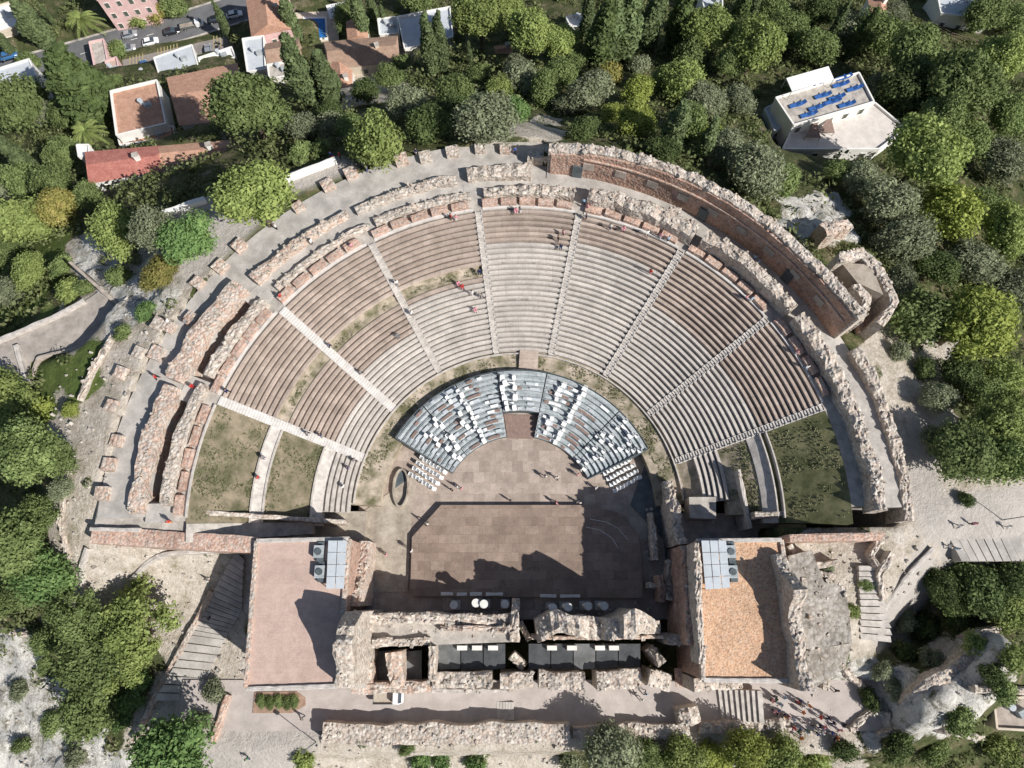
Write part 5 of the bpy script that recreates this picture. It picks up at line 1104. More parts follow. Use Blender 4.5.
PPL = [ # px, py, pose, shirt, trousers, where
 (457, 487, 'stand', 'white', 'black', 'in the small group on the orchestra floor left of centre'), (462, 489, 'stand', 'pink', 'grey', 'at the right of the small group on the orchestra floor'), (452, 490, 'stand', 'black', 'black', 'at the left of the small group on the orchestra floor'),
 (545, 477, 'walk', 'grey', 'white', 'on the orchestra floor right of centre, left one of a pair'), (557, 478, 'walk', 'white', 'black', 'on the orchestra floor right of centre, right one of a pair'), (581, 470, 'walk', 'white', 'grey', 'near the foot of the right metal stand'),
 (578, 475, 'stand', 'pink', 'white', 'close to the metal stand, just below a white shirted visitor'), (596, 488, 'walk', 'white', 'grey', 'between the right metal stand and the stage'), (556, 503, 'walk', 'pink', 'black', 'at the front edge of the stage right of centre'), (579, 503, 'walk', 'white', 'black', 'at the front edge of the stage near the shade'), (511, 501, 'stand', 'grey', 'black', 'at the middle of the stage front edge'),
 (527, 378, 'stand', 'orange', 'grey', 'standing by the wooden steps behind the metal stand') ,
 (563, 234, 'stand', 'pink', 'black', 'standing at the top of the central wedge beside the stairs'), (558, 240, 'stand', 'black', 'black', 'in the central wedge just below another visitor'), (561, 246, 'sit', 'dark blue', 'black', 'sitting a few rows down in the central wedge'),
 (584, 203, 'stand', 'light blue', 'dark blue', 'on the top walkway at the head of the stairs, centre right'), (587, 208, 'stand', 'pink', 'black', 'near the head of the stairs, centre right, in pink'), (586, 218, 'stand', 'dark blue', 'black', 'just below the head of the stairs, centre right'),
 (520, 211, 'stand', 'grey', 'white', 'on the top walkway above the central wedge'), (516, 210, 'sit', 'pink', 'grey', 'seated at the top edge of the central wedge'), (610, 228, 'stand', 'white', 'dark blue', 'on the upper rows right of the centre stairs'), (624, 228, 'sit', 'pink', 'black', 'sitting on the top row right of centre'), (647, 234, 'walk', 'white', 'grey', 'walking on the top row towards the upper right stairs'),
 (660, 237, 'stand', 'pink', 'white', 'on the top walkway left of the upper right stairs'), (668, 240, 'stand', 'light blue', 'black', 'beside the top of the upper right stairs'), (650, 273, 'stand', 'red', 'pink', 'alone in the brown rows beside the upper right stairs'),
 (451, 218, 'stand', 'red', 'black', 'at the top of the third wedge, left one of two'), (456, 219, 'stand', 'pink', 'white', 'at the top of the third wedge, right one of two'), (352, 247, 'stand', 'pink', 'black', 'on the ledge behind the upper left wedge'),
 (458, 283, 'sit', 'pink', 'black', 'sitting in the third wedge near the upper end of a group'), (462, 286, 'sit', 'red', 'dark blue', 'sitting in red in the third wedge'), (472, 294, 'stand', 'white', 'white', 'standing in white among the pale rows of the third wedge'), (482, 297, 'walk', 'grey', 'black', 'near the stairs left of the central wedge'), (475, 309, 'sit', 'pink', 'black', 'sitting lowest of the group in the third wedge'), (479, 271, 'sit', 'dark blue', 'black', 'on the stairs left of the central wedge'),
 (397, 284, 'walk', 'white', 'grey', 'climbing the worn stairway on the left'), (412, 314, 'stand', 'white', 'black', 'halfway down the worn stairway on the left'), (397, 335, 'sit', 'grey', 'black', 'sitting alone in the brown rows at left'), (330, 346, 'walk', 'dark blue', 'black', 'on the smooth white ramp, upper one'), (361, 373, 'walk', 'grey', 'black', 'on the smooth white ramp, lower one'), (281, 297, 'stand', 'red', 'black', 'at the top of the smooth white ramp'),
 (751, 300, 'stand', 'light blue', 'white', 'on the shaded walkway above the far right wedge'), (746, 298, 'stand', 'pink', 'black', 'at the top of the upper right wedge in the shade'), (796, 353, 'stand', 'pink', 'white', 'high on the right walkway beside the podium wall'), (806, 368, 'walk', 'white', 'light blue', 'walking on the right walkway in the shade'), (754, 259, 'stand', 'light blue', 'blue', 'in blue on the shaded ambulatory'), (758, 263, 'stand', 'light blue', 'white', 'in the shaded ambulatory, lower of two'),
 (332, 157, 'stand', 'blue', 'red', 'in a group by the white terrace wall at the top left'), (340, 157, 'stand', 'red', 'black', 'beside another visitor at the white terrace wall'), (360, 161, 'stand', 'white', 'dark blue', 'in the crowd below the hedge tree, back row'), (364, 166, 'stand', 'dark blue', 'grey', 'in the crowd below the hedge tree, in dark blue'), (358, 168, 'stand', 'black', 'black', 'in the crowd below the hedge tree, in black'), (367, 170, 'stand', 'grey', 'blue', 'in the crowd below the hedge tree, right side'), (416, 153, 'stand', 'dark blue', 'white', 'by the piers at the top of the terrace'), (515, 152, 'stand', 'blue', 'black', 'near the square dark opening at the top'),
 (276, 228, 'stand', 'white', 'black', 'walking on the terrace right of the round tree'), (312, 243, 'stand', 'white', 'grey', 'on the pale floor between the upper left walls'), (169, 322, 'stand', 'white', 'white', 'in white by the pier on the bending terrace'), (187, 323, 'walk', 'grey', 'black', 'on the grey terrace by the pink wall'), (157, 378, 'walk', 'red', 'black', 'in red walking on the terrace at left'), (191, 386, 'sit', 'red', 'black', 'in red sitting on the broken wall at left'), (228, 392, 'walk', 'dark blue', 'black', 'on the left end stairway near its top'),
 (308, 434, 'walk', 'grey', 'black', 'on the left end stairway, middle'), (321, 436, 'walk', 'dark blue', 'grey', 'on the left end stairway, lower'), (348, 468, 'walk', 'dark blue', 'grey', 'on the path left of the orchestra, in dark blue'), (355, 461, 'walk', 'grey', 'black', 'near the lowest seat rows at left'), (344, 487, 'stand', 'white', 'grey', 'on the pale path by the left grass slope'), (264, 458, 'stand', 'grey', 'dark blue', 'on the path between the two grass slopes, upper'), (259, 478, 'stand', 'red', 'grey', 'on the path between the two grass slopes, lower'),
 (170, 522, 'stand', 'red', 'orange', 'beside the pink end wall casting a very long shadow'), (180, 543, 'walk', 'pink', 'white', 'on the long pink brick wall, left one'), (204, 546, 'walk', 'red', 'grey', 'on the long pink brick wall, middle'), (219, 543, 'stand', 'white', 'black', 'near the right end of the long pink wall, in white'), (226, 542, 'stand', 'blue', 'white', 'near the right end of the long pink wall, in blue'), (230, 544, 'stand', 'pink', 'black', 'at the right end of the long pink wall, in pink'),
 (387, 555, 'stand', 'pink', 'grey', 'at the earth passage left of the stage'), (427, 524, 'walk', 'white', 'black', 'beside the slanting left stage edge'), (412, 551, 'stand', 'white', 'grey', 'beside the left stage edge, lower'), (357, 548, 'stand', 'pink', 'black', 'by the corner of the glazed shelter at left'),
 (641, 699, 'walk', 'white', 'white', 'in white on the street behind the scene building'), (634, 692, 'walk', 'grey', 'black', 'walking on the street just left of the one in white'), (645, 693, 'walk', 'light blue', 'black', 'on the street beside the one in white, near the wall'), (303, 718, 'walk', 'grey', 'black', 'on the plaza beside the round planted bed'), (248, 758, 'walk', 'green', 'dark blue', 'in green at the bottom left of the plaza'), (208, 580, 'walk', 'grey', 'white', 'on the wide steps at lower left, highest'), (211, 618, 'stand', 'dark blue', 'white', 'on the wide steps at the lower left, in the shade'),
 (958, 526, 'walk', 'white', 'dark blue', 'in white in the shade at the far right'), (972, 524, 'stand', 'pink', 'black', 'in pink in the shade at the far right'), (948, 547, 'walk', 'white', 'dark blue', 'on the shaded steps at the far right'), (1006, 527, 'walk', 'white', 'white', 'all in white near the right edge'), (955, 549, 'stand', 'light blue', 'grey', 'on the shaded steps right of another visitor'),
 (804, 648, 'walk', 'red', 'black', 'in red on the pale ground right of the orange roof'), (812, 683, 'walk', 'red', 'dark blue', 'in red below the shrub on the rocky path'), (835, 690, 'walk', 'black', 'black', 'in black on the rocky path lower right')]
for (px_, py_, pose, a, b, wh) in PPL:
    wh = wh.replace(', in ' + a, '').replace('sitting in ' + a, 'sitting').replace('in ' + a + ' ', '').replace(' in pink', '').replace('all in white ', '')
    z = 5.0
    for _ in range(12): x, y = unp(px_, py_, z + .5); z = .4 * z + .6 * surf(x, y)
    if 44.0 < POL(x, y)[0] < 50.4 and y > 10: z = 13.0
    person(pose, x, y, z, random.uniform(0, 6.28) if pose != 'sit' else math.pi - R(POL(x, y)[1]) + math.pi, a, b, ('seated' if pose == 'sit' else 'person') + (' person' if pose == 'sit' else '') + f' in {a} ' + wh)
# crowd on the rocky place at the lower right
def crowd(n, poly, zf, label):
    P = [tuple(p) for p in poly]; k = 0
    xs = [p[0] for p in P]; ys = [p[1] for p in P]
    while k < n:
        qx = random.uniform(min(xs), max(xs)); qy = random.uniform(min(ys), max(ys))
        if seg_d(np.array([qx]), np.array([qy]), P)[0] > 0: continue
        p = U(qx, qy, .5); s = random.choice(list(CLO)); t = random.choice(['black', 'dark blue', 'grey', 'white']); person(random.choice(['stand', 'walk']), p[0], p[1], p[2], random.uniform(0, 6.28), s, t, f'person in the crowd at the street end, {s} shirt, {t} trousers', 'crowd at the end of the street'); k += 1
crowd(46, [(768, 694), (800, 700), (850, 728), (842, 742), (800, 738), (772, 722)], 0, 'the dense crowd at the end of the street')

# ------------------------------------------------------------------ trees
def leaves(C, Rr, n, size, up=.25, flat=.0, squash=1.0, seed=0, spread=.18, core=.72):
    """leaf faces over a set of lobes C (k,3) with radii Rr (k)"""
    g = np.random.default_rng(seed); k = len(C); pr = Rr ** 2 / (Rr ** 2).sum(); idx = g.choice(k, n, p=pr)
    d = g.normal(size=(n, 3)); d[:, 2] += up; d /= np.linalg.norm(d, axis=1)[:, None]
    rr = Rr[idx] * (1 + spread * g.normal(size=n).clip(-2.2, 1.6)); p = C[idx] + d * rr[:, None] * np.array([1, 1, squash])
    # drop leaves buried in other lobes
    keep = np.ones(n, bool)
    for j in range(k):
        q = (p - C[j]) / np.array([1, 1, squash]); keep &= (np.linalg.norm(q, axis=1) > Rr[j] * .72) | (idx == j)
    p, d = p[keep], d[keep]; n = len(p)
    nn = d + .65 * g.normal(size=(n, 3)); nn /= np.linalg.norm(nn, axis=1)[:, None]
    t = np.cross(nn, g.normal(size=(n, 3))); t /= np.linalg.norm(t, axis=1)[:, None]; b = np.cross(nn, t)
    s = size * g.uniform(.6, 1.5, n)[:, None]
    V = np.stack([p - t * s, p - b * s * .6, p + t * s, p + b * s * .6], 1).reshape(-1, 3)
    F = np.arange(4 * n).reshape(n, 4)
    VV = [V]; FF = [F]
    if core:
        bm = bmesh.new(); bmesh.ops.create_icosphere(bm, subdivisions=2, radius=1); iv = np.array([v.co for v in bm.verts]); itf = np.array([[v.index for v in f.verts] for f in bm.faces]); bm.free()
        off = len(V)
        tri = []
        for j in range(k):
            jj = iv * (1 + .12 * g.normal(size=(len(iv), 1))); VV.append(C[j] + jj * Rr[j] * core * np.array([1, 1, squash])); tri.append(itf + off); off += len(iv)
        return np.concatenate(VV), F, np.concatenate(tri)
    return V, F, np.zeros((0, 3), int)
def leaf_mesh(name, V, F, T):
    me = bpy.data.meshes.new(name); me.vertices.add(len(V)); me.vertices.foreach_set('co', V.astype(np.float32).ravel())
    li = np.concatenate([F.ravel(), T.ravel()]).astype(np.int32); me.loops.add(len(li)); me.loops.foreach_set('vertex_index', li)
    st2 = np.concatenate([np.arange(len(F)) * 4, len(F) * 4 + np.arange(len(T)) * 3]).astype(np.int32); me.polygons.add(len(st2)); me.polygons.foreach_set('loop_start', st2)
    me.update(calc_edges=True); me.materials.append(LEAF['mid']); return me
def lobes_round(k, seed, rad=.42, sq=.8, low=-.15):
    g = np.random.default_rng(seed); C = []; i = 0
    for j in range(k):
        ph = j * 2.39996 + g.uniform(-.4, .4); zz = low + (1 - low) * ((j + .5) / k); rr = math.sqrt(max(0, 1 - (zz) ** 2)); q = g.uniform(.48, .70)
        C.append((math.cos(ph) * rr * q, math.sin(ph) * rr * q, (zz * q * sq)))
    C.append((0, 0, -.05)); Rd = g.uniform(.7, 1.2, k + 1) * rad; Rd[-1] = .55; return np.array(C), Rd
PROT = {}
for s in range(3):
    C, Rd = lobes_round(16, 100 + s, .36); PROT['pine', s] = leaf_mesh('pine_crown', *leaves(C, Rd, 8500, .045, .5, squash=.85, seed=s))
    C, Rd = lobes_round(11, 200 + s, .42); PROT['broadleaf', s] = leaf_mesh('broadleaf_crown', *leaves(C, Rd, 6500, .055, .3, seed=s + 10, spread=.25))
    C, Rd = lobes_round(22, 300 + s, .27, .75, -.3); PROT['olive', s] = leaf_mesh('olive_crown', *leaves(C, Rd, 7500, .042, .3, seed=s + 20, spread=.32, core=.6))
    C, Rd = lobes_round(7, 400 + s, .45, .7); PROT['shrub', s] = leaf_mesh('shrub_crown', *leaves(C, Rd, 2600, .075, .4, squash=.9, seed=s + 30, spread=.28))
    g = np.random.default_rng(500 + s); k = 17; zz = np.linspace(.06, .96, k); prof = np.where(zz < .3, .75 + zz * .8, np.cos((zz - .3) / .74 * 1.5) ** .75); C = np.stack([g.normal(size=k) * .012, g.normal(size=k) * .012, zz], 1)
    PROT['cypress', s] = leaf_mesh('cypress_crown', *leaves(C, .082 * prof, 5200, .016, .3, squash=1.3, seed=s + 40, spread=.10, core=.85))
    # layered cedar-like conifer
    k = 26; g = np.random.default_rng(600 + s); a_ = g.uniform(0, 6.28, k); rd = g.uniform(.2, .85, k); C = np.stack([np.cos(a_) * rd, np.sin(a_) * rd, (1 - rd) * .55 + g.normal(size=k) * .1], 1); PROT['conifer', s] = leaf_mesh('conifer_crown', *leaves(C, g.uniform(.16, .3, k), 8500, .04, .4, squash=.5, seed=s + 50, spread=.3, core=.6))
def palm_mesh():
    g = np.random.default_rng(5); V = []; F = []
    for j in range(26):
        a = j * 2.4; el = g.uniform(-.1, 1.1); L = g.uniform(.85, 1.1); P = []
        for i in range(9):
            t = i / 8; r = L * t * (math.cos(el) * .8 + .35); z = L * t * math.sin(el) - .75 * t * t * L; P.append(np.array([math.cos(a) * r, math.sin(a) * r, z]))
        side = np.array([-math.sin(a), math.cos(a), 0])
        for i in range(1, 9):
            for s in (-1, 1):
                for q in (0, .5):
                    b = P[i - 1] * (1 - q) + P[i] * q; d = P[i] - P[i - 1]; l = .22 * (1 - (i / 9) ** 2 * .7); n = len(V); V += [b, b + d * .35, b + side * s * l + d * .9 - np.array([0, 0, .08]), b + side * s * l * .9 + d * .7 - np.array([0, 0, .09])]; F.append((n, n + 1, n + 2, n + 3))
    return leaf_mesh('palm_crown', np.array(V), np.array(F), np.zeros((0, 3), int))
PROT['palm', 0] = PROT['palm', 1] = PROT['palm', 2] = palm_mesh()
def trunk_mesh(kind):
    mb = MB(); g = random.Random(kind)
    if kind == 'cypress': mb.tube((0, 0, -.1), (0, 0, .7), .012, .006)
    elif kind == 'shrub':
        for j in range(4): a = j * 1.6; mb.tube((0, 0, -.9), (.4 * math.cos(a), .4 * math.sin(a), -.05), .05, .03, 6)
    else:
        mb.tube((0, 0, -1.5), (.04, .02, -.3), .085, .06); 
        for j in range(6): a = j * 1.05; mb.tube((.04, .02, -.45 + .04 * j), (.55 * math.cos(a), .55 * math.sin(a), .15), .05, .02, 6)
    me_o = mb.build('trunk', M['bark'], None, (0, 0, 0)); me = me_o.data; bpy.data.objects.remove(me_o); return me
TRK = {k: trunk_mesh(k) for k in ('cypress', 'shrub', 'tree')}
TREES = []
ntree = [0]
def tree(kind, px, py, rpx, tone, label, rise=None, group=None, hx=1.0):
    """crown centred on the pixel, crown radius rpx pixels; stands on the ground below"""
    s = ntree[0] % 3; ntree[0] += 1
    if kind == 'cypress':   # rpx = tip pixel (x,y); px,py = foot pixel
        bx, by, bz = U(px, py); d = depth_at(by, bz)
        h = 4.0; best = None
        for i in range(10, 120):
            h2 = i * .25; v = Vector((bx, by, bz + h2 - CH)); dd = v.y * st - v.z * ct; u = v.y * ct + v.z * st; X = 512 + CF * v.x / dd; Y = 384 - CF * u / dd; e = (Y - rpx[1]) ** 2 + .2 * (X - rpx[0]) ** 2
            if best is None or e < best[0]: best = (e, h2)
        h = min(max(best[1], 6), 23); root = empty('cypress', (bx, by, bz), label, 'tree', group, random.uniform(0, 6.28))
        c = bpy.data.objects.new('crown', PROT['cypress', s]); t = bpy.data.objects.new('trunk', TRK['cypress']); wd = hx
        for o in (c, t): COL.objects.link(o); o.parent = root; o.scale = (h * wd, h * wd, h)
        TREES.append((bx, by, 1.2))
    else:
        lift = {'pine': 1.5, 'broadleaf': 1.1, 'olive': .95, 'shrub': .55, 'palm': 1.2, 'conifer': 1.0}[kind] if rise is None else rise
        rm = 4.0; 
        for _ in range(4):
            x, y, z = U(px, py, lift * rm); rm = (1.1 if rpx > 22 else 1.0) * rpx * depth_at(y, z + lift * rm) / CF
        if inside_theatre(x, y): z = 12.6
        root = empty({'pine': 'pine_tree', 'broadleaf': 'broadleaf_tree', 'olive': 'olive_tree', 'shrub': 'shrub', 'palm': 'palm_tree', 'conifer': 'conifer'}[kind], (x, y, z), label, 'shrub' if kind == 'shrub' else 'tree', group, random.uniform(0, 6.28))
        c = bpy.data.objects.new('crown', PROT[kind, s]); t = bpy.data.objects.new('trunk' if kind != 'shrub' else 'stems', TRK['shrub' if kind == 'shrub' else 'tree'])
        ux = random.uniform(.86, 1.2)
        for o in (c, t): COL.objects.link(o); o.parent = root; o.scale = (rm * ux, rm * (2.08 - ux) * random.uniform(.95, 1.05), rm * random.uniform(.8, 1.1)); o.location = (0, 0, lift * rm)
        if kind != 'shrub': t.scale = (rm, rm, rm * (lift + .15) / 1.5); 
        TREES.append((x, y, rm))
    c.material_slots[0].link = 'OBJECT'; c.material_slots[0].material = LEAF[tone]
def inside_theatre(x, y): return bool(theatre_in(np.array([x]), np.array([y]))[0])
CYP = [((105, 118), (58, 46), 2.5, 'broad leaning dark cypress left of the orange roof terrace'), ((40, 177), (2, 130), 1.3, 'cypress leaning out over the left edge, foot near the round bush'), ((48, 44), (12, 0), 2.2, 'large cypress in the top left corner'), ((56, 26), (50, 0), .9, 'slim yellowish cypress beside the palm at the top left'),
 ((312, 104), (281, 33), 1.35, 'tall slim cypress right of the small brown roofed house'), ((334, 102), (305, 52), 1.7, 'thick cypress just right of the tall slim one'), ((364, 34), (357, -12), 1.3, 'cypress right of the sun sail at the top'), ((298, 40), (292, -8), 1.4, 'cypress between the orange roof and the pool'), ((433, 74), (423, 12), 1.1, 'left one of two cypresses before the white modern villa'), ((443, 72), (437, 12), 1.0, 'right one of two cypresses before the white modern villa'), ((470, 65), (467, 40), 1.0, 'small thin cypress right of the white modern villa'),
 ((598, 66), (598, -4), 1.6, 'leftmost of the tall dark cypresses at the top middle'), ((606, 62), (612, -10), 1.6, 'second tall cypress of the row at the top middle'), ((622, 60), (632, -12), 1.5, 'third tall cypress of the row at the top middle'), ((646, 48), (662, -12), 1.6, 'cypress with a broad crown right of the tall row'), ((672, 50), (690, -14), 1.5, 'dark cypress left of the round pines at the top'), ((668, 152), (666, 100), 1.5, 'solitary cypress right of the yellow green tree behind the big wall'), ((728, 46), (742, -14), 1.4, 'dark cypress above the right round pine'), ((745, 30), (765, -14), 1, 'last cypress of the top row, leaning right'), ((846, 60), (868, 6), .9, 'thin dark cypress above the villa'), ((826, 45), (842, 0), 1, 'cypress above the villa terrace, left of a thin one'), ((375, 20), (374, -16), 1.1, 'second cypress right of the sun sail'), ((615, 62), (620, 8), 1.4, 'dark cypress squeezed between the tall ones at the top middle'), ((585, 40), (583, -10), 1.2, 'slim cypress behind the small white house at the top'), ((20, 60), (4, 22), 1.2, 'narrow cypress at the left edge above the grey roof'), ((232, 40), (228, 0), 1.0, 'slim cypress at the end of the car park'), ((12, 250), (-10, 205), 1.2, 'leaning cypress on the left edge among the grove trees'), ((700, 160), (700, 118), 1.3, 'short cypress behind the middle of the big brick wall'), ((386, 30), (388, 4), 1, 'short cypress next to the light blue annex')]
for f, t, wd, lb in CYP: tree('cypress', f[0], f[1], t, 'cypress' if 'dark' not in lb else 'dark', lb, hx=wd)
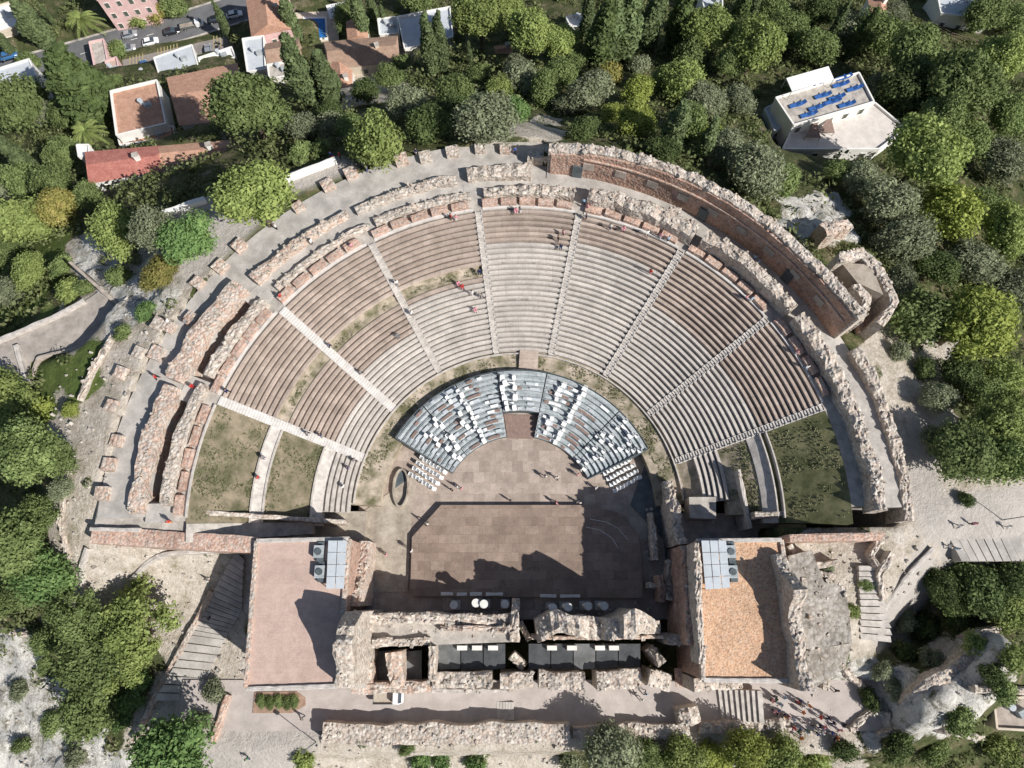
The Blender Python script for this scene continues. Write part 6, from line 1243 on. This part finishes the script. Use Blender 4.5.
TT = [
 ('pine', 246, 105, 35, 'mid', 'large round pine shading the dark red tiled roof'), ('pine', 252, 198, 36, 'bright', 'biggest round tree on the terrace at the upper left of the theatre'), ('broadleaf', 188, 240, 24, 'fresh', 'fresh green tree beside the grey terrace'), ('broadleaf', 160, 275, 18, 'russet', 'small yellowing tree below the fresh green one'), ('broadleaf', 117, 235, 24, 'bright', 'yellow green round tree left of the grey one'), ('olive', 153, 230, 23, 'olive', 'grey green tree between two green ones on the left'),
 ('broadleaf', 63, 153, 17, 'mid', 'round clipped tree left of the red roof'), ('palm', 80, 18, 15, 'bright', 'palm tree left of the pink hotel'), ('palm', 84, 130, 16, 'bright', 'palm tree below the broad cypress'), ('broadleaf', 20, 106, 24, 'mid', 'green tree below the grey roof on the left edge'), ('olive', 64, 112, 18, 'mid', 'darker bushy tree below the broad cypress'), ('broadleaf', 45, 112, 14, 'olive', 'small greyish tree between two others on the left'), ('shrub', 137, 20, 10, 'bright', 'bright shrub beside the pink hotel'), ('shrub', 155, 14, 11, 'russet', 'yellow brown shrub above the road'), ('shrub', 175, 8, 12, 'mid', 'green hedge shrub above the road'), ('shrub', 117, 50, 9, 'mid', 'shrub in the garden left of the car park'), ('shrub', 115, 80, 8, 'mid', 'shrub above the orange roof terrace corner'),
 ('broadleaf', 25, 182, 20, 'mid', 'round green tree on the left below the leaning cypress'), ('broadleaf', 55, 185, 19, 'mid', 'tree left of the red roofed house, lower'), ('olive', 4, 195, 18, 'olive', 'grey tree at the left edge under the cypress'), ('broadleaf', 25, 222, 24, 'bright', 'bright tree at the left edge above the lookout terrace'), ('broadleaf', 58, 208, 20, 'russet', 'reddish topped tree left of the yellow green round tree'), ('olive', 88, 196, 16, 'mid', 'dark tree below the red roofed house'), ('broadleaf', 5, 250, 20, 'mid', 'tree at the left edge, mid height of the grove'), ('broadleaf', 30, 272, 17, 'bright', 'tall yellow green tree above the terrace parapet'), ('olive', 8, 292, 18, 'olive', 'pale grey tree above the lookout terrace on the left edge'), ('shrub', 60, 268, 12, 'mid', 'shrub left of the terrace tip'), ('shrub', 70, 292, 13, 'bright', 'yellow green shrub growing on the terrace edge'), ('shrub', 86, 288, 10, 'mid', 'shrub at the tip of the lookout terrace'), ('shrub', 120, 275, 12, 'mid', 'green shrub on pale rocks near the left wall'), ('shrub', 132, 258, 9, 'olive', 'greyish shrub on the pale rocks'), ('shrub', 147, 312, 11, 'fresh', 'shrub on the slope below the yellowing tree'), ('shrub', 122, 333, 9, 'mid', 'low shrub below the lookout tip'),
 ('broadleaf', 8, 398, 26, 'bright', 'bright green tree on the left edge below the lookout terrace'), ('pine', 30, 455, 32, 'mid', 'wide green tree on the left, upper of the lower grove'), ('broadleaf', 60, 458, 18, 'mid', 'smaller tree right of the wide one on the left slope'), ('shrub', 40, 412, 14, 'yellow', 'yellow flowering shrub on the left slope'), ('shrub', 70, 410, 9, 'yellow', 'small yellow flowering shrub beside the bigger one'), ('olive', 62, 490, 14, 'olive', 'pale scrubby tree on the left slope near the piers'), ('pine', 12, 545, 34, 'mid', 'big dark green tree at the left edge, halfway down'), ('broadleaf', 40, 575, 26, 'fresh', 'fresh green tree right of the big one at the left edge'), ('broadleaf', 15, 595, 20, 'mid', 'tree at the left edge just above the white rocks'), ('olive', 38, 515, 22, 'mid', 'tree on the left slope below the wide green tree'),
 ('conifer', 78, 612, 28, 'mid', 'layered conifer left of the lower left steps, upper left one'), ('conifer', 142, 618, 36, 'bright', 'largest layered conifer beside the wide steps'), ('conifer', 95, 655, 34, 'mid', 'layered conifer spreading over the slope'), ('conifer', 130, 662, 26, 'bright', 'pale layered conifer under the largest one'), ('broadleaf', 88, 712, 24, 'mid', 'green tree above the white rocks at lower left'), ('shrub', 130, 700, 14, 'fresh', 'shrub with round leaves beside the thin pink wall'), ('shrub', 142, 680, 11, 'fresh', 'small shrub touching the thin pink wall'), ('broadleaf', 172, 752, 32, 'fresh', 'dense dark green tree at the bottom left by the steps'), ('shrub', 203, 720, 10, 'olive', 'spiky shrub beside the short buff wall'), ('shrub', 215, 690, 12, 'olive', 'grey bush at the foot of the pink roof hall'), ('shrub', 306, 759, 12, 'bright', 'round bush at the bottom beside the lamp post'), ('shrub', 122, 722, 10, 'fresh', 'low shrub at the lower left, above the dark tree'),
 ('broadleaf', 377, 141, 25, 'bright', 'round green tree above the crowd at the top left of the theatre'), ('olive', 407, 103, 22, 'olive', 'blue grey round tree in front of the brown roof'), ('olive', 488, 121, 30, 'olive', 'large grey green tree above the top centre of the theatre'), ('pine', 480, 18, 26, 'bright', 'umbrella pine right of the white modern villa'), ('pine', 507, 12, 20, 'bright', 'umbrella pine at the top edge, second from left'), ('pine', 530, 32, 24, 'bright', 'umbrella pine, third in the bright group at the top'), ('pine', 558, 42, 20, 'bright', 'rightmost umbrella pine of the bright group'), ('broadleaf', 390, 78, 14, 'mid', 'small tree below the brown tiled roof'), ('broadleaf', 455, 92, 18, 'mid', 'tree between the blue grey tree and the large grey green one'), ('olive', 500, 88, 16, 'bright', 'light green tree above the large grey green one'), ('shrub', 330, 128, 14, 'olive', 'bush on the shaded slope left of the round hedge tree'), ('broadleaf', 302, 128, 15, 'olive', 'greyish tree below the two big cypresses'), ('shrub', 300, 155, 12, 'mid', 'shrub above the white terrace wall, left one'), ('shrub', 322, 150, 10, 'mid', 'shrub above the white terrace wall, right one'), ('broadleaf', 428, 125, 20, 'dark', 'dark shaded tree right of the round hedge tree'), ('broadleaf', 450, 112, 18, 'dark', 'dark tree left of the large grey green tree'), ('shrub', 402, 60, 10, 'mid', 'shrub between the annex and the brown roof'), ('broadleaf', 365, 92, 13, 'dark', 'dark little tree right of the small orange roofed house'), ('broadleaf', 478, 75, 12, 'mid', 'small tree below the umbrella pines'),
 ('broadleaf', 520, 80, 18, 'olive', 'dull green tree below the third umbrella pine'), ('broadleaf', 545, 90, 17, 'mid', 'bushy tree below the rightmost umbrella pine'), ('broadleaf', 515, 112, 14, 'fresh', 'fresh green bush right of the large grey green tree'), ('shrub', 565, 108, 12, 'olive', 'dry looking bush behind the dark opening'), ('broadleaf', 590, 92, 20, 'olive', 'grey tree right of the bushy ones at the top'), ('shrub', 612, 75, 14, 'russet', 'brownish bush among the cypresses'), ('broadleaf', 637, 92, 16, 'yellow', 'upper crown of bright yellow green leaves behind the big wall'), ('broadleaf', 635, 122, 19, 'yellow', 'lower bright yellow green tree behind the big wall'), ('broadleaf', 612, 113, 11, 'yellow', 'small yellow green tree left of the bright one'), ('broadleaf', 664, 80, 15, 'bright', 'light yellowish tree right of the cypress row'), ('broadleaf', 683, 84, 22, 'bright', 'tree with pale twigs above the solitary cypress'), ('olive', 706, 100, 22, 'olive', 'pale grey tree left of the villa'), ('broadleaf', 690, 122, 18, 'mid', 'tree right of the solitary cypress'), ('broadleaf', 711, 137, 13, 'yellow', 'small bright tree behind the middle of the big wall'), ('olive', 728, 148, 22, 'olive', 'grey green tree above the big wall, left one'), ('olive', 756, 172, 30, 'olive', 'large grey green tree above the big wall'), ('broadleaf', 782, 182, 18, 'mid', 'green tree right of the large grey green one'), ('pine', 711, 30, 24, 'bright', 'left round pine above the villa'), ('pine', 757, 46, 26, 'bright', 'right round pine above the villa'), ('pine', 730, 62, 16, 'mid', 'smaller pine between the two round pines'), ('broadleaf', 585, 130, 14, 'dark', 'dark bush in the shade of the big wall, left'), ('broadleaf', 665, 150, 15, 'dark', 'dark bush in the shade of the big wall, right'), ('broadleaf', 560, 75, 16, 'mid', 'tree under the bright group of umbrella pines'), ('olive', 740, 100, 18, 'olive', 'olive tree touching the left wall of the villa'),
 ('olive', 788, 30, 22, 'mid', 'grey tree at the top right of the round pines'), ('broadleaf', 815, 48, 20, 'mid', 'tree just above the villa awning'), ('olive', 850, 30, 20, 'olive', 'olive tree at the top right of the thin cypress'), ('broadleaf', 878, 35, 22, 'mid', 'tree near the top, above the villa'), ('olive', 893, 15, 16, 'olive', 'pale tree by the top edge near the brown fence'), ('pine', 915, 52, 28, 'mid', 'wide pine left of the brown fence'), ('pine', 965, 85, 34, 'mid', 'very wide pine on the upper right'), ('pine', 1000, 60, 24, 'bright', 'pine at the right edge near the top'), ('broadleaf', 880, 88, 16, 'olive', 'small tree touching the right side of the villa'), ('broadleaf', 905, 95, 24, 'dark', 'dark shaded tree right of the villa terrace'), ('pine', 940, 120, 24, 'mid', 'pine between the wide pine and the bright round tree'), ('pine', 925, 158, 36, 'bright', 'bright round tree right of the villa courtyard'), ('broadleaf', 968, 140, 22, 'mid', 'tree right of the bright round tree'), ('olive', 1000, 160, 24, 'olive', 'greyish tree at the right edge below the wide pine'), ('pine', 1008, 115, 22, 'mid', 'pine at the right edge, upper'), ('broadleaf', 985, 15, 20, 'mid', 'tree at the top right corner'), ('broadleaf', 1015, 20, 16, 'mid', 'last tree in the top right corner'), ('broadleaf', 770, 8, 18, 'mid', 'tree on the top edge, right of the cypresses'), ('broadleaf', 820, 10, 16, 'dark', 'dark tree on the top edge above the villa'),
 ('olive', 862, 180, 22, 'olive', 'olive tree below the villa courtyard'), ('olive', 838, 172, 16, 'mid', 'bush below the left part of the villa courtyard'), ('broadleaf', 890, 205, 24, 'olive', 'grey green tree right of the broken wall stump'), ('olive', 905, 240, 28, 'olive', 'big grey tree below the bright round tree'), ('broadleaf', 948, 212, 27, 'yellow', 'bright yellow green tree on the right, upper of two'), ('broadleaf', 985, 208, 20, 'mid', 'green tree right of the yellow green one'), ('pine', 1005, 230, 26, 'bright', 'tree at the right edge level with the yellow green one'), ('olive', 975, 262, 26, 'olive', 'olive tree on the right above the big bright tree'), ('broadleaf', 938, 268, 18, 'dark', 'dark tree between the grey ones on the right'), ('pine', 975, 322, 38, 'yellow', 'big bright tree right of the ruined chamber'), ('broadleaf', 925, 320, 28, 'mid', 'mid green tree shading the path by the ruined chamber'), ('olive', 900, 285, 20, 'olive', 'tree beside the ruined chamber'), ('broadleaf', 1012, 290, 22, 'olive', 'tree at the right edge above the big bright one'), ('broadleaf', 1005, 378, 20, 'bright', 'bright tree at the right edge, halfway down'), ('pine', 1000, 418, 28, 'bright', 'large bright tree on the right edge above the dusty square'), ('broadleaf', 962, 452, 27, 'mid', 'tree at the edge of the dusty square'), ('broadleaf', 1003, 458, 24, 'mid', 'tree right of the one at the dusty square edge'), ('olive', 935, 440, 16, 'olive', 'small greyish tree on the dusty path'), ('shrub', 925, 370, 12, 'dark', 'dark bush on the sandy path at right'),
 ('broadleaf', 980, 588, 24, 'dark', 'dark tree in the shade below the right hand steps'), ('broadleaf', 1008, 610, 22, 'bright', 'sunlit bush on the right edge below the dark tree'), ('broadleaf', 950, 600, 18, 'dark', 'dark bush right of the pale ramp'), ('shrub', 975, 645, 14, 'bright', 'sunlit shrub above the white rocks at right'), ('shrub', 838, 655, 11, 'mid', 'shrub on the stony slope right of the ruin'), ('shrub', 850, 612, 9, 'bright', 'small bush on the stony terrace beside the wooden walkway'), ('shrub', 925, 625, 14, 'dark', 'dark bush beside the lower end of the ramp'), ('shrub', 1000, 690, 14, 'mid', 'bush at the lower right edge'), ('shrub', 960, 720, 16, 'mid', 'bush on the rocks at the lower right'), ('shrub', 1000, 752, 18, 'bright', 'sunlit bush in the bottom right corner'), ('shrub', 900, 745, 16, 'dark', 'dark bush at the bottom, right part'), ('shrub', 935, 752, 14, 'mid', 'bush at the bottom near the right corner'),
 ('olive', 938, 398, 20, 'olive', 'grey tree standing over the shaded sandy path at right'), ('broadleaf', 960, 372, 20, 'dark', 'dark tree between the sandy path and the right grove'), ('broadleaf', 985, 395, 18, 'mid', 'tree left of the large bright one above the dusty square'), ('shrub', 898, 352, 11, 'olive', 'grey bush at the foot of the ruined chamber'), ('shrub', 965, 500, 8, 'dark', 'small dark bush on the dusty square by the steps'),
 ('shrub', 20, 690, 10, 'olive', 'grey scrub bush rooted on the white rocks, left edge'), ('shrub', 52, 722, 12, 'mid', 'green scrub bush on the white rocks'), ('shrub', 75, 755, 12, 'olive', 'grey bush low on the white rocks'), ('shrub', 22, 745, 9, 'mid', 'small bush at the bottom left corner'), ('shrub', 45, 665, 9, 'mid', 'small bush at the top of the white rocks'), ('olive', 48, 640, 17, 'mid', 'tree at the upper rim of the white rocks'),
 ('shrub', 865, 585, 7, 'mid', 'tiny bush in the gap beside the wooden walkway'), ('shrub', 825, 570, 8, 'olive', 'grey bush on the ledge below the right brick wall'), ('shrub', 840, 625, 8, 'olive', 'grey bush on the ruin terrace edge'),
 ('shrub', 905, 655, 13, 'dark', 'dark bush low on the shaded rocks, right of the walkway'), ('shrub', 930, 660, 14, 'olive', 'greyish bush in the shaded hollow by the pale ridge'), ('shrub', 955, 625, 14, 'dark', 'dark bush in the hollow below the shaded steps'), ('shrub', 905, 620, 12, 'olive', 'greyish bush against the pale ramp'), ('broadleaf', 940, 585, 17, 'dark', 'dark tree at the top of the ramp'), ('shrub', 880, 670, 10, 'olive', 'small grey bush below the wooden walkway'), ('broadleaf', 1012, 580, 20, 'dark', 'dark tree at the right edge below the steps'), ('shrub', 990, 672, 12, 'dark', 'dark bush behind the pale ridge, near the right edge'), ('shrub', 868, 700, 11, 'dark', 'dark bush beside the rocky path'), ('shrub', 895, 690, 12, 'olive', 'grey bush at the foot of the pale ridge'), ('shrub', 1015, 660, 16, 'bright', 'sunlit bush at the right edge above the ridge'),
 ('broadleaf', 575, 60, 11, 'mid', 'tree under the small white house at the top'), ('broadleaf', 25, 60, 12, 'mid', 'tree beside the blue car at the left'), ('broadleaf', 345, 18, 14, 'mid', 'tree behind the white sun sail'), ('broadleaf', 415, 0, 16, 'mid', 'tree behind the modern white villa at the top edge'), ('shrub', 640, 66, 11, 'olive', 'olive tree between the tall cypresses'), ('broadleaf', 690, 55, 16, 'mid', 'tree left of the smaller pine at the top'), ('broadleaf', 330, 112, 12, 'dark', 'small dark tree at the foot of the thick cypress'), ('broadleaf', 350, 128, 14, 'mid', 'tree between the thick cypress and the hedge tree'), ('olive', 515, 65, 13, 'olive', 'small olive tree under the umbrella pines'),
 ('shrub', 420, 762, 12, 'fresh', 'bush at the bottom below the long street wall, left'), ('shrub', 442, 760, 11, 'fresh', 'bush at the bottom below the long street wall, middle'), ('shrub', 475, 762, 12, 'fresh', 'bush at the bottom below the long street wall, right'), ('shrub', 406, 748, 8, 'mid', 'small bush against the long street wall'), ('broadleaf', 612, 750, 25, 'olive', 'blue green tree at the bottom right of centre'), ('broadleaf', 645, 756, 18, 'mid', 'tree at the bottom beside the blue green one'), ('broadleaf', 682, 756, 20, 'bright', 'bright tree at the bottom right of centre'), ('broadleaf', 712, 758, 18, 'yellow', 'yellowish tree at the bottom edge'), ('broadleaf', 745, 752, 22, 'yellow', 'brightest yellow green tree at the bottom edge'), ('broadleaf', 780, 756, 20, 'bright', 'bright tree below the crowd at the bottom'), ('shrub', 812, 760, 16, 'bright', 'bush at the bottom right of the bright trees'), ('shrub', 572, 762, 12, 'olive', 'grey bush at the bottom, left of the blue green tree'), ('shrub', 845, 752, 12, 'dark', 'dark bush at the bottom below the rocky path'),
]
for t_ in TT: tree(*t_)
for dx, dy in ((-3.4, .1), (-2.2, -.1), (-1.0, .1), (.2, -.1), (1.2, .1)):
    c = bpy.data.objects.new('bush', PROT['shrub', 1]); COL.objects.link(c); c.parent = bed; c.scale = (.85, .95, .6); c.location = (bc[0] + dx - bed.location.x, bc[1] + dy - bed.location.y, 1.0); c.material_slots[0].link = 'OBJECT'; c.material_slots[0].material = LEAF['mid']
# ------------------------------------------------------------------ undergrowth
def undergrowth():
    g = np.random.default_rng(11); pts = []
    excl = [UPG(p) for k in ('rock', 'earth', 'paved') for p in GP[k]]
    n = 5200; px = g.uniform(-30, 1054, n); py = g.uniform(-40, 800, n); X, Y = [], []
    xs = g.uniform(-155, 155, n * 4); ys = g.uniform(-42, 170, n * 4)
    ok = ~theatre_in(xs, ys) & (np.hypot(xs - CX, ys - CY) > 59) | ((ys < -19) & (abs(xs) < 60))
    ok &= ~((xs > -60) & (xs < 62) & (ys > -19.5) & (ys < 12))
    for poly, pz, core, m, closed in FLATS: ok &= seg_d(xs, ys, poly, closed) > core + 1.8
    for pw in HPOLY: ok &= seg_d(xs, ys, pw) > 3.2
    for pw in excl: 
        ins = seg_d(xs, ys, pw) < 1.8; ok &= ~(ins & (g.random(len(xs)) < .95))
    den = np.array([nz(a * .06, b * .06, 2) for a, b in zip(xs, ys)]); ok &= (g.random(len(xs)) < .6 + den)
    xs, ys = xs[ok], ys[ok]; zs = height(xs, ys); k = len(xs)
    V0 = []; 
    lf = 46; r = g.uniform(.6, 1.5, k) * (1 + (g.random(k) < .22) * 1.1)
    d = g.normal(size=(k, lf, 3)); d[..., 2] = abs(d[..., 2]) + .1; d /= np.linalg.norm(d, axis=2)[..., None]
    p = np.stack([xs, ys, zs], 1)[:, None] + d * (r[:, None] * g.uniform(.65, 1.1, (k, lf)))[..., None] * np.array([1.1, 1.1, .9])
    p = p.reshape(-1, 3); dd = d.reshape(-1, 3); m_ = len(p); nn = dd + .6 * g.normal(size=(m_, 3)); nn /= np.linalg.norm(nn, axis=1)[:, None]
    t = np.cross(nn, g.normal(size=(m_, 3))); t /= np.linalg.norm(t, axis=1)[:, None]; b = np.cross(nn, t); s = g.uniform(.16, .36, m_)[:, None] * np.repeat(np.sqrt(r / 1.2), lf)[:, None]
    V = np.stack([p - t * s, p - b * s * .7, p + t * s, p + b * s * .7], 1).reshape(-1, 3); F = np.arange(4 * m_).reshape(m_, 4)
    me = leaf_mesh('undergrowth', V, F, np.zeros((0, 3), int)); me.materials.clear(); me.materials.append(m_leaf('leaf_scrub', (.13, .155, .06), (.30, .31, .16)))
    o = bpy.data.objects.new('undergrowth', me); COL.objects.link(o); tag(o, 'dense green undergrowth covering the slopes around the theatre', 'undergrowth', kind='stuff')
undergrowth()
def stones():
    g = np.random.default_rng(4); mb = MB()
    areas = [UPG(p) for p in GP['rock']] + [UPG(GP['earth'][1]), UPG(GP['earth'][2]), UPG(GP['earth'][4]), UPG(GP['earth'][0])]
    for A in areas:
        A = np.array(A); lo, hi = A.min(0), A.max(0); n = int(min(420, (hi - lo).prod() * .35)); q = g.uniform(lo, hi, (n, 2)); q = q[(seg_d(q[:, 0], q[:, 1], [tuple(a) for a in A]) <= 0) & ~theatre_in(q[:, 0], q[:, 1])]
        z = height(q[:, 0], q[:, 1])
        for (x, y), zz in zip(q, z):
            s = g.uniform(.12, .5) if g.random() < .25 else g.uniform(.1, .28); V = []
            for k in range(8): V.append(((k & 1) - .5, ((k >> 1) & 1) - .5, (k >> 2) - .3))
            V = np.array(V) * s * (1 + .5 * g.normal(size=(8, 3)).clip(-.9, .9)); a = g.uniform(0, 6); c_, s_2 = math.cos(a), math.sin(a)
            V = [(x + v[0] * c_ - v[1] * s_2, y + v[0] * s_2 + v[1] * c_, zz + v[2] + .1) for v in V]
            mb.add(V, [(0, 2, 3, 1), (4, 5, 7, 6), (0, 1, 5, 4), (2, 6, 7, 3), (0, 4, 6, 2), (1, 3, 7, 5)])
    tag(mb.build('loose_stones', M['rockwhite'], None, (0, 0, 0)), 'loose pale stones scattered over the bare ground', 'stones', kind='stuff')
stones()
def debris():
    g = np.random.default_rng(21); P = []
    dg = [o for o in bpy.data.objects if o.type == 'MESH' and (o.name.split('.')[0] in ('ruined_wall', 'scene_wall', 'broken_wall', 'rubble_crest', 'fallen_masonry') or (o.parent and o.parent.name.startswith('ruined_chamber')))]
    for o in dg:
        me = o.data; off = o.location + (o.parent.location if o.parent else Vector((0, 0, 0)))
        for f in me.polygons:
            c = f.center
            if abs(f.normal.z) > .45 and f.area < 3 and len(f.vertices) == 4 and g.random() < .16 * min(1.5, f.area / .12): P.append((c.x + off.x + g.uniform(-.2, .2), c.y + off.y + g.uniform(-.2, .2), c.z + off.z, .4))
    pl = [UP([(430, 598), (512, 598), (512, 616), (430, 616)], 0), UP([(530, 600), (668, 600), (668, 640), (530, 640)], 0), UP([(645, 500), (690, 500), (690, 640), (645, 640)], 0), UP([(365, 625), (510, 625), (510, 640), (365, 640)], 7.2), UP([(355, 650), (368, 650), (366, 686), (350, 686)], 6.9), UP([(800, 560), (850, 590), (850, 680), (810, 690)], 12)]
    zz = (0.05, .05, .05, 7.2, 6.9, None)
    for poly, z in zip(pl, zz):
        A = np.array(poly); lo, hi = A.min(0), A.max(0); q = g.uniform(lo, hi, (int((hi - lo).prod() * .55), 2)); q = q[seg_d(q[:, 0], q[:, 1], poly) <= 0]
        for x, y in q: P.append((x, y, z if z is not None else 12.0, .4))
    mb = MB()
    for x, y, z, sz in P:
        s = g.uniform(.1, sz) * (1.0 if g.random() < .85 else 1.6); V = []
        for k in range(8): V.append(((k & 1) - .5, ((k >> 1) & 1) - .5, (k >> 2) * .7 - .3))
        V = np.array(V) * s * (1 + .4 * g.normal(size=(8, 3)).clip(-.9, .9)); a = g.uniform(0, 6); c_, s_2 = math.cos(a), math.sin(a)
        mb.add([(x + v[0] * c_ - v[1] * s_2, y + v[0] * s_2 + v[1] * c_, z + v[2] + .02) for v in V], [(0, 2, 3, 1), (4, 5, 7, 6), (0, 1, 5, 4), (2, 6, 7, 3), (0, 4, 6, 2), (1, 3, 7, 5)])
    tag(mb.build('rubble_stones', M['rubble'], None, (0, 0, 0)), 'small loose stones lying on the crests and floors of the ruins', 'stones', kind='stuff')
    # weeds and grass tufts
    W_2 = []
    def onring(n, r0, r1, a, b, zf, p=1.0):
        for _ in range(n):
            r = math.sqrt(g.uniform(r0 * r0, r1 * r1)); t = g.uniform(a, b); x, y = PT(r, t)
            if nz(x * .3, y * .3, 4) > g.uniform(-.25, .55): W_2.append((x, y, zf(r) + .03))
    onring(1100, 37.6, 44.5, -93, -73, lambda r: cone(r) + .1); onring(700, 30.3, 36, -93, -73, lambda r: cone(r) + .1); onring(900, 37.3, 44.5, 74.5, 93, lambda r: cone(r) + .1); onring(900, 30.5, 34.4, 74.5, 91, lambda r: cone(r) - .1); onring(1700, 21.9, 24.7, -86, 86, lambda r: 1.7 + (r - 20.9) * .114); onring(500, 36, 37.3, -71, -9, lambda r: 8.45)
    for x, y, z, sz in P[::9]: W_2.append((x + .2, y, z))
    W_2 = np.array(W_2); k = len(W_2); m_ = 4; p = np.repeat(W_2, m_, 0) + g.normal(size=(k * m_, 3)) * (.14, .14, .02); p[:, 2] += .08
    nn = g.normal(size=(k * m_, 3)); nn[:, 2] = abs(nn[:, 2]) + .6; nn /= np.linalg.norm(nn, axis=1)[:, None]; t = np.cross(nn, g.normal(size=nn.shape)); t /= np.linalg.norm(t, axis=1)[:, None]; b = np.cross(nn, t); s = g.uniform(.06, .17, k * m_)[:, None]
    V = np.stack([p - t * s, p - b * s * .7, p + t * s, p + b * s * .7], 1).reshape(-1, 3)
    me = leaf_mesh('grass_tufts', V, np.arange(4 * k * m_).reshape(-1, 4), np.zeros((0, 3), int)); me.materials.clear(); me.materials.append(m_leaf('leaf_grass', (.20, .21, .11), (.36, .34, .21)))
    o = bpy.data.objects.new('grass_tufts', me); COL.objects.link(o); tag(o, 'tufts of short grass and weeds on the slopes and ruins', 'grass', kind='stuff')
debris()

# ------------------------------------------------------------------ every tagged top-level object is a thing unless said otherwise
for o in bpy.data.objects:
    if o.parent is None and 'category' in o.keys() and 'kind' not in o.keys(): o['kind'] = 'thing'
